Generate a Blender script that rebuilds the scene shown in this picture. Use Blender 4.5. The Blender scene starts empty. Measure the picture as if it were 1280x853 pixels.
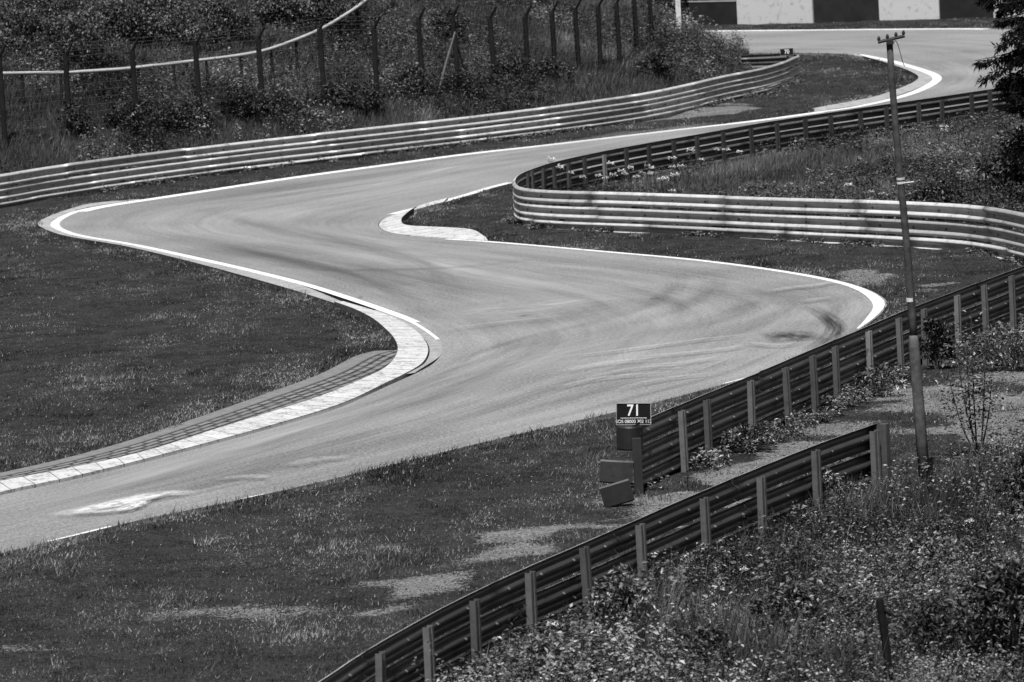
import bpy, math, random
import numpy as np
from mathutils import Vector, Matrix

random.seed(7)
rng = np.random.default_rng(7)
R = math.radians
scene = bpy.context.scene
col = scene.collection

# ------------------------------------------------------------------ camera
F, HC, CX, CY = 7000.0, 10.3, 640.0, 426.5
TH = math.atan(756.0 / F)
RO = R(3.0)
fwd = np.array([0, math.cos(TH), -math.sin(TH)])
r0 = np.array([1.0, 0, 0])
u0 = np.array([0, math.sin(TH), math.cos(TH)])
cr = math.cos(RO) * r0 - math.sin(RO) * u0
cu = math.sin(RO) * r0 + math.cos(RO) * u0
CAM = np.array([0, 0, HC])


def ray(x, y):
    return fwd * F + cr * (x - CX) - cu * (y - CY)


def proj(P):
    d = np.asarray(P, float) - CAM
    z = d @ fwd
    return CX + F * (d @ cr) / z, CY - F * (d @ cu) / z


def flat(x, y, z=0.0):
    """the point of the level plane at height z that the survey direction (x, y) meets"""
    d = ray(x, y)
    t = (z - HC) / d[2]
    return CAM + d * t


def scale_at(P):
    return F / ((np.asarray(P, float) - CAM) @ fwd)


# ------------------------------------------------------------------ small numeric helpers
def catmull(pts, per=12):
    P = np.asarray(pts, float)
    P = np.vstack([2 * P[0] - P[1], P, 2 * P[-1] - P[-2]])
    out = []
    for i in range(1, len(P) - 2):
        p0, p1, p2, p3 = P[i - 1:i + 3]
        # centripetal knots on the xy part
        def dt(a, b):
            return max(np.linalg.norm(b - a), 1e-6) ** 0.5
        t0 = 0; t1 = t0 + dt(p0, p1); t2 = t1 + dt(p1, p2); t3 = t2 + dt(p2, p3)
        for t in np.linspace(t1, t2, per, endpoint=False):
            A1 = (t1 - t) / (t1 - t0) * p0 + (t - t0) / (t1 - t0) * p1
            A2 = (t2 - t) / (t2 - t1) * p1 + (t - t1) / (t2 - t1) * p2
            A3 = (t3 - t) / (t3 - t2) * p2 + (t - t2) / (t3 - t2) * p3
            B1 = (t2 - t) / (t2 - t0) * A1 + (t - t0) / (t2 - t0) * A2
            B2 = (t3 - t) / (t3 - t1) * A2 + (t - t1) / (t3 - t1) * A3
            out.append((t2 - t) / (t2 - t1) * B1 + (t - t1) / (t2 - t1) * B2)
    out.append(P[-2])
    return np.array(out)


def arclen(P):
    return np.concatenate([[0], np.cumsum(np.linalg.norm(np.diff(P[:, :2], axis=0), axis=1))])


def resample(P, n=None, step=None):
    s = arclen(P)
    if n is None:
        n = max(2, int(round(s[-1] / step)) + 1)
    t = np.linspace(0, s[-1], n)
    return np.stack([np.interp(t, s, P[:, k]) for k in range(P.shape[1])], 1)


def vnoise(x, y, seed=0):
    xi = np.floor(x).astype(np.int64); yi = np.floor(y).astype(np.int64)
    fx = x - xi; fy = y - yi
    fx = fx * fx * (3 - 2 * fx); fy = fy * fy * (3 - 2 * fy)

    def h(a, b):
        n = (a * 374761393 + b * 668265263 + seed * 974634777) & 0xFFFFFFFF
        n = ((n ^ (n >> 13)) * 1274126177) & 0xFFFFFFFF
        return ((n ^ (n >> 16)) & 0xFFFF) / 65535.0
    a = h(xi, yi); b = h(xi + 1, yi); c = h(xi, yi + 1); d = h(xi + 1, yi + 1)
    return (a * (1 - fx) + b * fx) * (1 - fy) + (c * (1 - fx) + d * fx) * fy


def fbm(x, y, seed=0, oct=4):
    s = 0; a = 0.5; f = 1.0
    for k in range(oct):
        s = s + a * vnoise(x * f, y * f, seed + k * 17); a *= 0.5; f *= 2.03
    return s / (1 - 0.5 ** oct)


def sstep(a, b, x):
    t = np.clip((x - a) / (b - a), 0, 1)
    return t * t * (3 - 2 * t)


def inpoly(X, Y, P):
    ins = np.zeros(X.shape, bool)
    n = len(P)
    for i in range(n):
        x1, y1 = P[i][0], P[i][1]; x2, y2 = P[(i + 1) % n][0], P[(i + 1) % n][1]
        if y1 == y2:
            continue
        c = ((y1 > Y) != (y2 > Y)) & (X < (x2 - x1) * (Y - y1) / (y2 - y1) + x1)
        ins ^= c
    return ins


def pdist(X, Y, P):
    best = np.full(X.shape, 1e9)
    for i in range(len(P) - 1):
        ax, ay = P[i][0], P[i][1]; bx, by = P[i + 1][0] - ax, P[i + 1][1] - ay
        L = bx * bx + by * by + 1e-12
        t = np.clip(((X - ax) * bx + (Y - ay) * by) / L, 0, 1)
        best = np.minimum(best, (X - ax - t * bx) ** 2 + (Y - ay - t * by) ** 2)
    return np.sqrt(best)


def ppx(lst):
    return np.array([flat(*p[:2])[:2] for p in lst])


# ------------------------------------------------------------------ bpy helpers
def tag(o, label=None, cat=None, group=None, kind=None):
    if label: o['label'] = label
    if cat: o['category'] = cat
    if group: o['group'] = group
    if kind: o['kind'] = kind
    return o


def empty(name, loc=(0, 0, 0)):
    o = bpy.data.objects.new(name, None)
    o.location = loc
    col.objects.link(o)
    return o


def mesh_data(name, V, faces, mat, smooth=False, tint=None, uv=None):
    """faces: list of index arrays (n x 3 / n x 4) or one array"""
    if not isinstance(faces, (list, tuple)):
        faces = [faces]
    faces = [np.asarray(f, np.int64) for f in faces if len(f)]
    me = bpy.data.meshes.new(name)
    V = np.asarray(V, np.float32)
    me.vertices.add(len(V)); me.vertices.foreach_set('co', V.ravel())
    li = np.concatenate([f.ravel() for f in faces]).astype(np.int32)
    cnt = np.concatenate([np.full(len(f), f.shape[1]) for f in faces])
    st = np.concatenate([[0], np.cumsum(cnt)[:-1]]).astype(np.int32)
    me.loops.add(len(li)); me.loops.foreach_set('vertex_index', li)
    me.polygons.add(len(cnt)); me.polygons.foreach_set('loop_start', st)
    me.polygons.foreach_set('use_smooth', np.full(len(cnt), bool(smooth)))
    if uv is not None:
        ul = me.uv_layers.new(name='UVMap')
        ul.data.foreach_set('uv', np.asarray(uv, np.float32)[li].ravel())
    if tint is not None:
        a = me.attributes.new('tint', 'FLOAT', 'FACE' if len(tint) == len(cnt) else 'POINT')
        a.data.foreach_set('value', np.asarray(tint, np.float32))
    me.update(calc_edges=True)
    me.validate()
    if mat: me.materials.append(mat)
    return me


def obj(name, me, parent=None, loc=None):
    o = bpy.data.objects.new(name, me)
    col.objects.link(o)
    if parent is not None: o.parent = parent
    if loc is not None: o.location = loc
    return o


class MB:
    """collects shapes into one mesh"""
    def __init__(s):
        s.V = []; s.q = []; s.t = []; s.n = 0

    def add(s, V, quads=(), tris=()):
        V = np.asarray(V, float); s.V.append(V)
        if len(quads): s.q.append(np.asarray(quads, int) + s.n)
        if len(tris): s.t.append(np.asarray(tris, int) + s.n)
        s.n += len(V)

    def box(s, c, size, M=None):
        x, y, z = np.array(size) / 2.0
        V = np.array([[-x, -y, -z], [x, -y, -z], [x, y, -z], [-x, y, -z], [-x, -y, z], [x, -y, z], [x, y, z], [-x, y, z]])
        if M is not None: V = V @ np.asarray(M).T
        s.add(V + np.asarray(c), [[0, 3, 2, 1], [4, 5, 6, 7], [0, 1, 5, 4], [1, 2, 6, 5], [2, 3, 7, 6], [3, 0, 4, 7]])

    def tube(s, pts, rad, n=10, cap=True):
        P = np.asarray(pts, float); m = len(P)
        rad = np.broadcast_to(np.asarray(rad, float), (m,))
        T = np.gradient(P, axis=0); T /= np.linalg.norm(T, axis=1)[:, None] + 1e-12
        ref = np.array([0, 0, 1.0]) if abs(T[0][2]) < 0.8 else np.array([0, 1.0, 0])
        V = []
        for i in range(m):
            a = np.cross(T[i], ref); a /= np.linalg.norm(a) + 1e-12
            b = np.cross(T[i], a)
            th = np.linspace(0, 2 * math.pi, n, endpoint=False)
            V.append(P[i] + rad[i] * (np.cos(th)[:, None] * a + np.sin(th)[:, None] * b))
        V = np.concatenate(V)
        q = []
        for i in range(m - 1):
            for k in range(n):
                q.append([i * n + k, i * n + (k + 1) % n, (i + 1) * n + (k + 1) % n, (i + 1) * n + k])
        t = []
        if cap:
            V = np.vstack([V, P[0], P[-1]])
            for k in range(n):
                t.append([m * n, (k + 1) % n, k]); t.append([m * n + 1, (m - 1) * n + k, (m - 1) * n + (k + 1) % n])
        s.add(V, q, t)

    def prism(s, prof, base, ax, ay, az, h, lean=None):
        """prof: closed 2d loop in (ax, ay), extruded along az from base by h"""
        n = len(prof)
        prof = np.asarray(prof, float)
        B = np.asarray(base) + prof[:, :1] * ax + prof[:, 1:] * ay
        Tp = B + np.asarray(az) * h
        s.add(np.vstack([B, Tp]), [[k, (k + 1) % n, n + (k + 1) % n, n + k] for k in range(n)])
        return n

    def build(s, name, mat, parent=None, smooth=False):
        fs = []
        if s.q: fs.append(np.concatenate(s.q))
        if s.t: fs.append(np.concatenate(s.t))
        return obj(name, mesh_data(name, np.concatenate(s.V), fs, mat, smooth), parent)


# ------------------------------------------------------------------ materials (all neutral greys: the place is seen in black and white)
def g3(v):
    return (v, v, v, 1)


class NT:
    def __init__(s, name):
        s.m = bpy.data.materials.new(name); s.m.use_nodes = True
        s.t = s.m.node_tree; s.t.nodes.clear()
        s.out = s.t.nodes.new('ShaderNodeOutputMaterial')

    def n(s, typ, **kw):
        nd = s.t.nodes.new(typ)
        for k, v in kw.items():
            if k == 'i':
                for a, b in v.items():
                    if isinstance(b, bpy.types.NodeSocket): s.t.links.new(b, nd.inputs[a])
                    else: nd.inputs[a].default_value = b
            else: setattr(nd, k, v)
        return nd

    def ramp(s, fac, stops):
        r = s.n('ShaderNodeValToRGB', i={'Fac': fac})
        e = r.color_ramp.elements
        while len(e) < len(stops): e.new(0.5)
        for el, (p, v) in zip(e, stops): el.position = p; el.color = g3(v)
        return r.outputs['Color']

    def noise(s, vec, scale, detail=4, rough=0.55):
        return s.n('ShaderNodeTexNoise', i={'Vector': vec, 'Scale': scale, 'Detail': detail, 'Roughness': rough}).outputs['Fac']

    def math(s, op, a, b=0.5, clamp=False):
        nd = s.n('ShaderNodeMath', operation=op); nd.use_clamp = clamp
        for k, v in enumerate((a, b)):
            if isinstance(v, bpy.types.NodeSocket): s.t.links.new(v, nd.inputs[k])
            else: nd.inputs[k].default_value = v
        return nd.outputs[0]

    def mix(s, fac, a, b):
        nd = s.n('ShaderNodeMix', data_type='RGBA')
        for k, v in ((0, fac), (6, a), (7, b)):
            if isinstance(v, bpy.types.NodeSocket): s.t.links.new(v, nd.inputs[k])
            else: nd.inputs[k].default_value = v if k == 0 else g3(v)
        return nd.outputs[2]

    def bsdf(s, color, rough=0.8, spec=0.3, metal=0.0, normal=None):
        b = s.n('ShaderNodeBsdfPrincipled')
        for k, v in (('Base Color', color), ('Roughness', rough), ('Specular IOR Level', spec), ('Metallic', metal), ('Normal', normal)):
            if v is None: continue
            if isinstance(v, bpy.types.NodeSocket): s.t.links.new(v, b.inputs[k])
            else: b.inputs[k].default_value = g3(v) if k == 'Base Color' else v
        return b.outputs[0]

    def bump(s, h, strength=0.4, dist=0.02):
        return s.n('ShaderNodeBump', i={'Height': h, 'Strength': strength, 'Distance': dist}).outputs[0]

    def done(s, sh):
        s.t.links.new(sh, s.out.inputs['Surface']); return s.m

    def pos(s):
        return s.n('ShaderNodeNewGeometry').outputs['Position']

    def uv(s, sx=1, sy=1):
        u = s.n('ShaderNodeUVMap')
        return s.n('ShaderNodeMapping', i={'Vector': u.outputs[0], 'Scale': (sx, sy, 1)}).outputs[0]


def m_plain(name, c, rough=0.7, spec=0.3, metal=0.0, var=0.35, scale=6.0):
    k = NT(name)
    nz = k.noise(k.pos(), scale, 5, 0.65)
    return k.done(k.bsdf(k.ramp(nz, [(0.3, c * (1 - var)), (0.7, c * (1 + var))]), rough, spec, metal, k.bump(nz, 0.2, 0.01)))


def m_asphalt():
    k = NT('asphalt')
    u = k.uv(0.045, 1.35); n1 = k.noise(u, 1.0, 5, 0.6)          # long wheel-path streaks
    n2 = k.noise(k.uv(0.25, 7.0), 1.0, 4, 0.65)                   # fine tyre streaks
    n3 = k.noise(k.pos(), 0.22, 3, 0.5)                           # broad tonal patches
    n4 = k.noise(k.pos(), 20.0, 4, 0.85)                           # stone chippings
    a = k.ramp(n1, [(0.37, 0.085), (0.5, 0.18), (0.63, 0.33)])
    b = k.mix(0.38, a, k.ramp(n2, [(0.38, 0.09), (0.62, 0.29)]))
    c = k.mix(0.38, b, k.ramp(n3, [(0.38, 0.085), (0.62, 0.34)]))
    n5 = k.noise(k.pos(), 7.0, 3, 0.7)
    c = k.mix(0.16, c, k.ramp(n5, [(0.38, 0.05), (0.62, 0.34)]))
    d = k.mix(0.38, c, k.ramp(n4, [(0.40, 0.02), (0.5, 0.155), (0.60, 0.40)]))
    return k.done(k.bsdf(d, 0.75, 0.25, 0, k.bump(n4, 0.35, 0.01)))


def m_paint(name, c=0.78, under=0.2, wear=0.55):
    k = NT(name)
    n = k.noise(k.pos(), 5.0, 6, 0.7); n2 = k.noise(k.pos(), 40.0, 3, 0.7)
    w = k.ramp(k.math('ADD', k.math('MULTIPLY', n, 0.75), k.math('MULTIPLY', n2, 0.25)), [(wear, 0.0), (wear + 0.12, 1.0)])
    return k.done(k.bsdf(k.mix(w, c, under), 0.6, 0.3))


def m_kerb(name, c, joint=0.7, rows=1.0, dirt=0.25, gap=0.012):
    k = NT(name)
    uvv = k.uv(1, 1)
    br = k.n('ShaderNodeTexBrick', offset=0.0, i={'Vector': uvv, 'Color1': g3(1), 'Color2': g3(0.88), 'Mortar': g3(0.2), 'Scale': 1.0,
             'Mortar Size': gap, 'Mortar Smooth': 0.3, 'Brick Width': joint, 'Row Height': rows})
    n = k.noise(k.pos(), 4.0, 6, 0.7)
    n2 = k.noise(k.pos(), 16.0, 4, 0.7)
    n = k.math('ADD', k.math('MULTIPLY', n, 0.6), k.math('MULTIPLY', n2, 0.4))
    base = k.ramp(n, [(0.38, c * (1 - dirt)), (0.50, c * 0.92), (0.62, c)])
    mul = k.n('ShaderNodeMix', data_type='RGBA', blend_type='MULTIPLY', i={0: 1.0, 6: base, 7: br.outputs['Color']})
    return k.done(k.bsdf(mul.outputs[2], 0.75, 0.2, 0, k.bump(br.outputs['Fac'], -0.4, 0.02)))


def m_pavers():
    k = NT('grass_pavers')
    br = k.n('ShaderNodeTexBrick', offset=0.5, i={'Vector': k.uv(1, 1), 'Color1': g3(0.19), 'Color2': g3(0.14), 'Mortar': g3(0.022), 'Scale': 1.0,
             'Mortar Size': 0.05, 'Mortar Smooth': 0.3, 'Brick Width': 0.5, 'Row Height': 0.19})
    n = k.noise(k.pos(), 7.0, 5, 0.7)
    c = k.mix(k.ramp(n, [(0.46, 0.0), (0.60, 0.6)]), br.outputs['Color'], 0.13)
    sx = k.n('ShaderNodeSeparateXYZ', i={'Vector': k.n('ShaderNodeUVMap').outputs[0]})
    sand = k.ramp(k.math('ADD', sx.outputs['Y'], k.math('MULTIPLY', n, 0.25)), [(0.0, 1.0), (0.42, 1.0), (0.5, 0.0)])
    c2 = k.mix(sand, c, k.ramp(n, [(0.3, 0.11), (0.7, 0.2)]))
    return k.done(k.bsdf(c2, 0.85, 0.15, 0, k.bump(br.outputs['Fac'], -0.5, 0.03)))


def m_metal(name, c, dark=0.5, rough=0.5, metal=0.35):
    k = NT(name)
    oi = k.n('ShaderNodeObjectInfo')
    m = k.n('ShaderNodeMapping', i={'Vector': k.pos(), 'Scale': (1, 1, 3)}).outputs[0]
    n = k.noise(m, 2.2, 6, 0.7); n2 = k.noise(k.pos(), 14.0, 4, 0.7)
    n3 = k.noise(k.n('ShaderNodeMapping', i={'Vector': k.pos(), 'Scale': (5, 5, 0.7)}).outputs[0], 1.0, 5, 0.75)
    f = k.math('ADD', k.math('MULTIPLY', n, 0.4), k.math('ADD', k.math('MULTIPLY', n2, 0.2), k.math('MULTIPLY', n3, 0.4)))
    base = k.ramp(f, [(0.36, c * dark * 0.7), (0.46, c * 0.85), (0.62, c * 1.15)])
    r = k.n('ShaderNodeMapRange', i={'Value': oi.outputs['Random'], 'To Min': 0.62, 'To Max': 1.2})
    mul = k.n('ShaderNodeMix', data_type='RGBA', blend_type='MULTIPLY', i={0: 1.0, 6: base, 7: r.outputs[0]})
    return k.done(k.bsdf(mul.outputs[2], k.math('ADD', k.math('MULTIPLY', n2, 0.3), rough - 0.15), 0.5, metal))


def m_leaf(name, lo, hi, rough=0.5, spec=0.35, trans=0.25):
    k = NT(name)
    at = k.n('ShaderNodeAttribute', attribute_name='tint')
    c = k.ramp(at.outputs['Fac'], [(0.0, lo), (0.75, (lo + hi) / 2.2), (1.0, hi)])
    b = k.bsdf(c, rough, spec)
    tr = k.n('ShaderNodeBsdfTranslucent', i={'Color': c})
    mx = k.n('ShaderNodeMixShader', i={0: trans, 1: b, 2: tr.outputs[0]})
    return k.done(mx.outputs[0])


def m_ground():
    k = NT('soil_and_turf')
    at = k.n('ShaderNodeAttribute', attribute_name='tint')        # 0 turf, 1 bare gravel
    p = k.pos()
    n = k.noise(p, 1.6, 6, 0.7); n2 = k.noise(p, 22.0, 4, 0.75)
    turf = k.mix(0.5, k.ramp(n, [(0.4, 0.006), (0.6, 0.035)]), k.ramp(n2, [(0.42, 0.004), (0.60, 0.055)]))
    grav = k.mix(0.6, k.ramp(n, [(0.38, 0.07), (0.62, 0.21)]), k.ramp(n2, [(0.40, 0.02), (0.5, 0.11), (0.60, 0.28)]))
    n3 = k.noise(p, 7.0, 5, 0.75)
    e = k.math('ADD', at.outputs['Fac'], k.math('MULTIPLY', k.math('SUBTRACT', k.math('ADD', k.math('MULTIPLY', n3, 0.5), k.math('MULTIPLY', n2, 0.5)), 0.5), 2.6))
    c = k.mix(k.ramp(e, [(0.36, 0.0), (0.62, 1.0)]), turf, grav)
    return k.done(k.bsdf(c, 0.95, 0.1, 0, k.bump(n2, 0.6, 0.05)))


def m_alpha_mark(name, c, amount, sx=0.6, sy=5.0):
    """rubber or chalk left on the asphalt, thinning out towards its edge"""
    k = NT(name)
    uv = k.n('ShaderNodeUVMap').outputs[0]
    s = k.n('ShaderNodeSeparateXYZ', i={'Vector': uv})
    e = k.math('SUBTRACT', 1.0, k.math('POWER', k.math('ABSOLUTE', k.math('MULTIPLY', k.math('SUBTRACT', s.outputs['Y'], 0.5), 2.0)), 2.0), True)
    e2 = k.math('SUBTRACT', 1.0, k.math('POWER', k.math('ABSOLUTE', k.math('MULTIPLY', k.math('SUBTRACT', s.outputs['X'], 0.5), 2.0)), 2.5), True)
    n = k.noise(k.n('ShaderNodeMapping', i={'Vector': uv, 'Scale': (sx * 6, sy, 1)}).outputs[0], 1.0, 5, 0.7)
    n = k.ramp(n, [(0.32, 0.0), (0.62, 1.0)])
    f = k.math('MULTIPLY', k.math('MULTIPLY', k.math('MULTIPLY', e, e2), n), amount, True)
    tr = k.n('ShaderNodeBsdfTransparent')
    b = k.bsdf(c, 0.7, 0.2)
    mx = k.n('ShaderNodeMixShader', i={0: f, 1: tr.outputs[0], 2: b})
    return k.done(mx.outputs[0])


MT = dict(
    asphalt=m_asphalt(), line=m_paint('white_line_paint', 0.66, 0.22, 0.53), ground=m_ground(),
    kerb=m_kerb('white_kerb', 0.52, 0.52, 4.0, 0.6, 0.011), kerb_old=m_kerb('worn_kerb', 0.34, 1.2, 4.0, 0.45), kerb_grey=m_plain('concrete_band', 0.25, 0.85, 0.2, 0, 0.3, 5),
    pavers=m_pavers(),
    galv=m_metal('galvanised_steel', 0.47, 0.30, 0.5, 0.15), galv_dark=m_metal('weathered_steel', 0.050, 0.7, 0.34, 0.35), galv_back=m_metal('dark_back_steel', 0.11, 0.45, 0.45, 0.25),  # beam backs are a darker steel of their own colour
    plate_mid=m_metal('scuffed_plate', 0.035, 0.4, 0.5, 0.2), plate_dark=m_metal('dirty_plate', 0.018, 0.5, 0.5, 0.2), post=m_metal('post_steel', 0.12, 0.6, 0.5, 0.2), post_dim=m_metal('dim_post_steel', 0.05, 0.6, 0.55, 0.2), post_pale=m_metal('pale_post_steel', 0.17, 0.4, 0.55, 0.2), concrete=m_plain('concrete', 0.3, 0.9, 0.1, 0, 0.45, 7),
    bolt=m_plain('bolt', 0.09, 0.5, 0.5, 0.4, 0.3), black=m_plain('black_plate', 0.006, 0.5, 0.3, 0, 0.2), white=m_plain('white_letter', 0.75, 0.6, 0.3, 0, 0.08),
    frame=m_plain('sign_rim', 0.32, 0.5, 0.4, 0.2, 0.2), wood_pale=m_plain('lower_pole_wood', 0.075, 0.85, 0.15, 0, 0.5, 7), wood=m_plain('pole_wood', 0.05, 0.85, 0.15, 0, 0.5, 9), wood_dark=m_plain('dark_wood', 0.009, 0.9, 0.1, 0, 0.4, 9),
    darkmetal=m_plain('dark_metal', 0.02, 0.6, 0.3, 0, 0.3), fence=m_plain('fence_post', 0.010, 0.8, 0.2, 0, 0.4, 5), wire=m_plain('fence_wire', 0.07, 0.6, 0.4, 0.3, 0.2),
    panel_w=m_paint('white_panel', 0.46, 0.2, 0.55), panel_d=m_plain('dark_panel', 0.012, 0.6, 0.3, 0, 0.6, 1.5), pale=m_plain('pale_post', 0.5, 0.7, 0.3, 0, 0.25),
    pipe=m_plain('white_pipe', 0.36, 0.6, 0.3, 0, 0.15, 3), stem=m_plain('stem', 0.035, 0.8, 0.2, 0, 0.3),
    lawn=m_leaf('lawn_blades', 0.012, 0.26, 0.6, 0.2, 0.12), flower=m_plain('white_petals', 0.6, 0.8, 0.1, 0, 0.1),
    tall=m_leaf('tall_grass', 0.006, 0.19, 0.6, 0.2, 0.12), weed=m_leaf('weed_leaves', 0.003, 0.35, 0.40, 0.45, 0.08), hill=m_leaf('bank_leaves', 0.003, 0.25, 0.5, 0.35, 0.08),
    hillgrass=m_leaf('bank_grass', 0.008, 0.20, 0.65, 0.2, 0.1),
    bush=m_leaf('bush_leaves', 0.003, 0.16, 0.48, 0.4, 0.06), spruce=m_leaf('spruce_needles', 0.003, 0.011, 0.75, 0.08, 0.04), bark=m_plain('bark', 0.03, 0.9, 0.1, 0, 0.5, 12),
    rubber=m_alpha_mark('rubber_mark', 0.05, 0.24), rubber_dark=m_alpha_mark('dark_rubber_mark', 0.02, 0.85), chalk=m_alpha_mark('scraped_mark', 0.68, 1.0, 1.6, 4.0), chalk_faint=m_alpha_mark('faint_scrape', 0.40, 0.5, 2.0, 3.0), polish=m_alpha_mark('polished_asphalt', 0.36, 0.75, 0.5, 3.0), sand=m_plain('sand', 0.17, 0.95, 0.1, 0, 0.25, 8),
)

# ------------------------------------------------------------------ the road
Lpts = [(480, 46, 'a'), (750, 41), (890, 38.5, 'b'), (1000, 37.5), (1100, 36.5), (1240, 36, 'c'), (1350, 43), (1405, 62), (1412, 84, 'd'), (1385, 106), (1320, 121),
        (1245, 132, 'e'), (1100, 152), (970, 172, 'f'), (880, 187), (800, 200), (730, 211.5), (690, 219, 'g'), (644, 228.5), (617, 235), (594, 242.6, 'h'), (560, 252), (525, 261), (496, 268),
        (478, 275), (473, 280, 'i'), (478, 287.5), (494, 292.7), (525, 296.4), (563, 298.5), (619, 302, 'j'), (713, 310), (800, 317.7, 'k'), (850, 322), (900, 327.5), (950, 334),
        (1000, 341.5), (1040, 349), (1070, 356.5), (1096, 367), (1109, 378, 'l'), (1104, 389), (1090, 401.5), (1070, 414.5), (1040, 431), (1000, 449), (950, 469), (900, 482, 'm'),
        (800, 508), (700, 531), (655, 541, 'n'), (592, 556), (527, 572), (400, 602.6, 'o'), (332, 618), (275, 630), (175, 650), (119, 664, 'p'), (0, 692.4), (-150, 733), (-400, 800, 'q')]
Rpts = [(480, 74, 'a'), (750, 68), (890, 67, 'b'), (1000, 66.3), (1038, 67), (1066, 69), (1103, 76, 'c'), (1134, 84.4), (1159, 92.8), (1165.5, 98.6, 'd'), (1159, 105.5),
        (1142, 114, 'e'), (1117, 122.5), (1089, 129), (1060, 135), (1018, 140.5), (976, 146.5), (921, 153.5, 'f'), (837, 163), (752, 173), (640, 186, 'g'), (600, 190), (475, 206.6, 'h'), (350, 223.8),
        (250, 239), (160, 252.5), (116, 259), (90, 265.3), (72, 273), (63, 281, 'i'), (69, 287), (94, 295.5), (156, 305.5), (250, 325.5), (313, 340, 'j'), (375.6, 355.8), (418, 369), (462.6, 384, 'k'),
        (509.5, 401.5), (538, 419.5), (549, 430), (552, 438, 'l'), (549, 447), (537.5, 457.5), (517, 468, 'm'), (487, 481.5), (430, 507.5), (400, 518.7, 'n'), (344, 534.4), (228.5, 565.7, 'o'), (97, 598.5),
        (0, 619.5, 'p'), (-150, 660), (-400, 728, 'q')]


def split_edges(pts):
    W = catmull(ppx(pts), 8)
    keys = [i * 8 for i, p in enumerate(pts) if len(p) > 2]
    return W, keys


LW, LK = split_edges(Lpts)
RW, RK = split_edges(Rpts)
Ls, Rs = [], []
for a, b, c, d in zip(LK[:-1], LK[1:], RK[:-1], RK[1:]):
    A = LW[a:b + 1]; B = RW[c:d + 1]
    n = max(3, int(max(arclen(A)[-1], arclen(B)[-1]) / 0.45))
    Ls.append(resample(A, n)[:-1]); Rs.append(resample(B, n)[:-1])
Ls = np.vstack(Ls + [LW[-1:]]); Rs = np.vstack(Rs + [RW[-1:]])
road_poly = np.vstack([Ls, Rs[::-1]])


def ribbon(name, A, B, mat, z=0.0, za=None, zb=None, skirt=0.1, nx=2, kind='structure', vscale=None):
    """a strip between two edges A and B (n x 2), with side skirts, uv in metres"""
    n = len(A)
    za = z if za is None else za; zb = z if zb is None else zb
    t = np.linspace(0, 1, nx)
    P = A[:, None, :] * (1 - t)[None, :, None] + B[:, None, :] * t[None, :, None]
    Z = np.broadcast_to((za * (1 - t) + zb * t)[None, :], (n, nx))
    s = arclen((A + B) / 2)
    wid = np.linalg.norm(B - A, axis=1)
    Uu = np.broadcast_to(s[:, None], (n, nx)); Vv = wid[:, None] * t[None, :] if vscale is None else np.broadcast_to(t * vscale, (n, nx))
    V = np.concatenate([P, Z[:, :, None]], 2).reshape(-1, 3)
    uv = np.stack([Uu, Vv], 2).reshape(-1, 2)
    i = np.arange(n - 1)[:, None] * nx + np.arange(nx - 1)[None, :]
    q = np.stack([i, i + 1, i + nx + 1, i + nx], 2).reshape(-1, 4)
    if skirt:
        for e in (0, nx - 1):
            b = len(V)
            S = V.reshape(-1, 3)[e::nx][:n].copy(); S[:, 2] -= skirt
            V = np.vstack([V, S]); uv = np.vstack([uv, uv[e::nx][:n]])
            k = np.arange(n - 1)
            q = np.vstack([q, np.stack([k * nx + e, b + k, b + k + 1, (k + 1) * nx + e], 1)])
    # make the top face up
    a, b_, c = V[q[0][0]], V[q[0][1]], V[q[0][2]]
    if np.cross(b_ - a, c - a)[2] < 0: q = q[:, ::-1]
    o = obj(name, mesh_data(name, V, q, mat, False, None, uv))
    if kind: o['kind'] = kind
    return o


ribbon('race_track', Ls, Rs, MT['asphalt'], z=0.0, skirt=0.15, nx=9, vscale=8.0)


def offset_line(P, w):
    T = np.gradient(P, axis=0); T /= np.linalg.norm(T, axis=1)[:, None] + 1e-9
    N = np.stack([-T[:, 1], T[:, 0]], 1)
    return P + N * (w if np.isscalar(w) else np.asarray(w)[:, None])


def smooth_cols(A, it=4):
    for _ in range(it):
        A = A.copy(); A[1:-1] = (A[:-2] + 2 * A[1:-1] + A[2:]) / 4
    return A


def px_range(P, a, b):
    """slice of polyline P between the stations nearest to survey points a and b"""
    ia = np.argmin(np.linalg.norm(P - flat(*a)[:2], axis=1)); ib = np.argmin(np.linalg.norm(P - flat(*b)[:2], axis=1))
    return P[min(ia, ib):max(ia, ib) + 1]


def edge_line(name, P, w, side, inset=0.03):
    P = smooth_cols(resample(P, step=0.3), 6)
    A = offset_line(P, side * inset); B = smooth_cols(offset_line(P, side * (inset + np.asarray(w)) if np.isscalar(w) else side * (inset + w)), 4)
    return ribbon(name, A, B, MT['line'], z=0.004, skirt=0)


# travelling along the road: L edge is on the left, so its inside is to the right (-), R edge's inside is to the left (+)
Lq = LW; Rq = RW
Pn = resample(px_range(Lq, (563, 298.5), (1070, 412)), step=0.3)
wv = 0.15 + 0.07 * np.exp(-((np.arange(len(Pn)) * 0.3 - arclen(px_range(Lq, (563, 298.5), (1109, 378)))[-1] + 0.6) / 1.6) ** 2)
wv = wv * np.clip((len(Pn) - 1 - np.arange(len(Pn))) * 0.3 / 2.5 + 0.25, 0, 1)
edge_line('white_edge_line', Pn, wv, -1)
edge_line('white_edge_line', px_range(Lq, (938, 473), (907, 480)), 0.05, -1)
edge_line('white_edge_line', px_range(Lq, (332, 618), (296, 626)), 0.05, -1, 0.0)
edge_line('white_edge_line', px_range(Lq, (140, 659), (62, 678)), 0.07, -1, 0.0)
edge_line('white_edge_line', px_range(Lq, (644, 228.5), (496, 268)), 0.2, -1)
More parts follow.
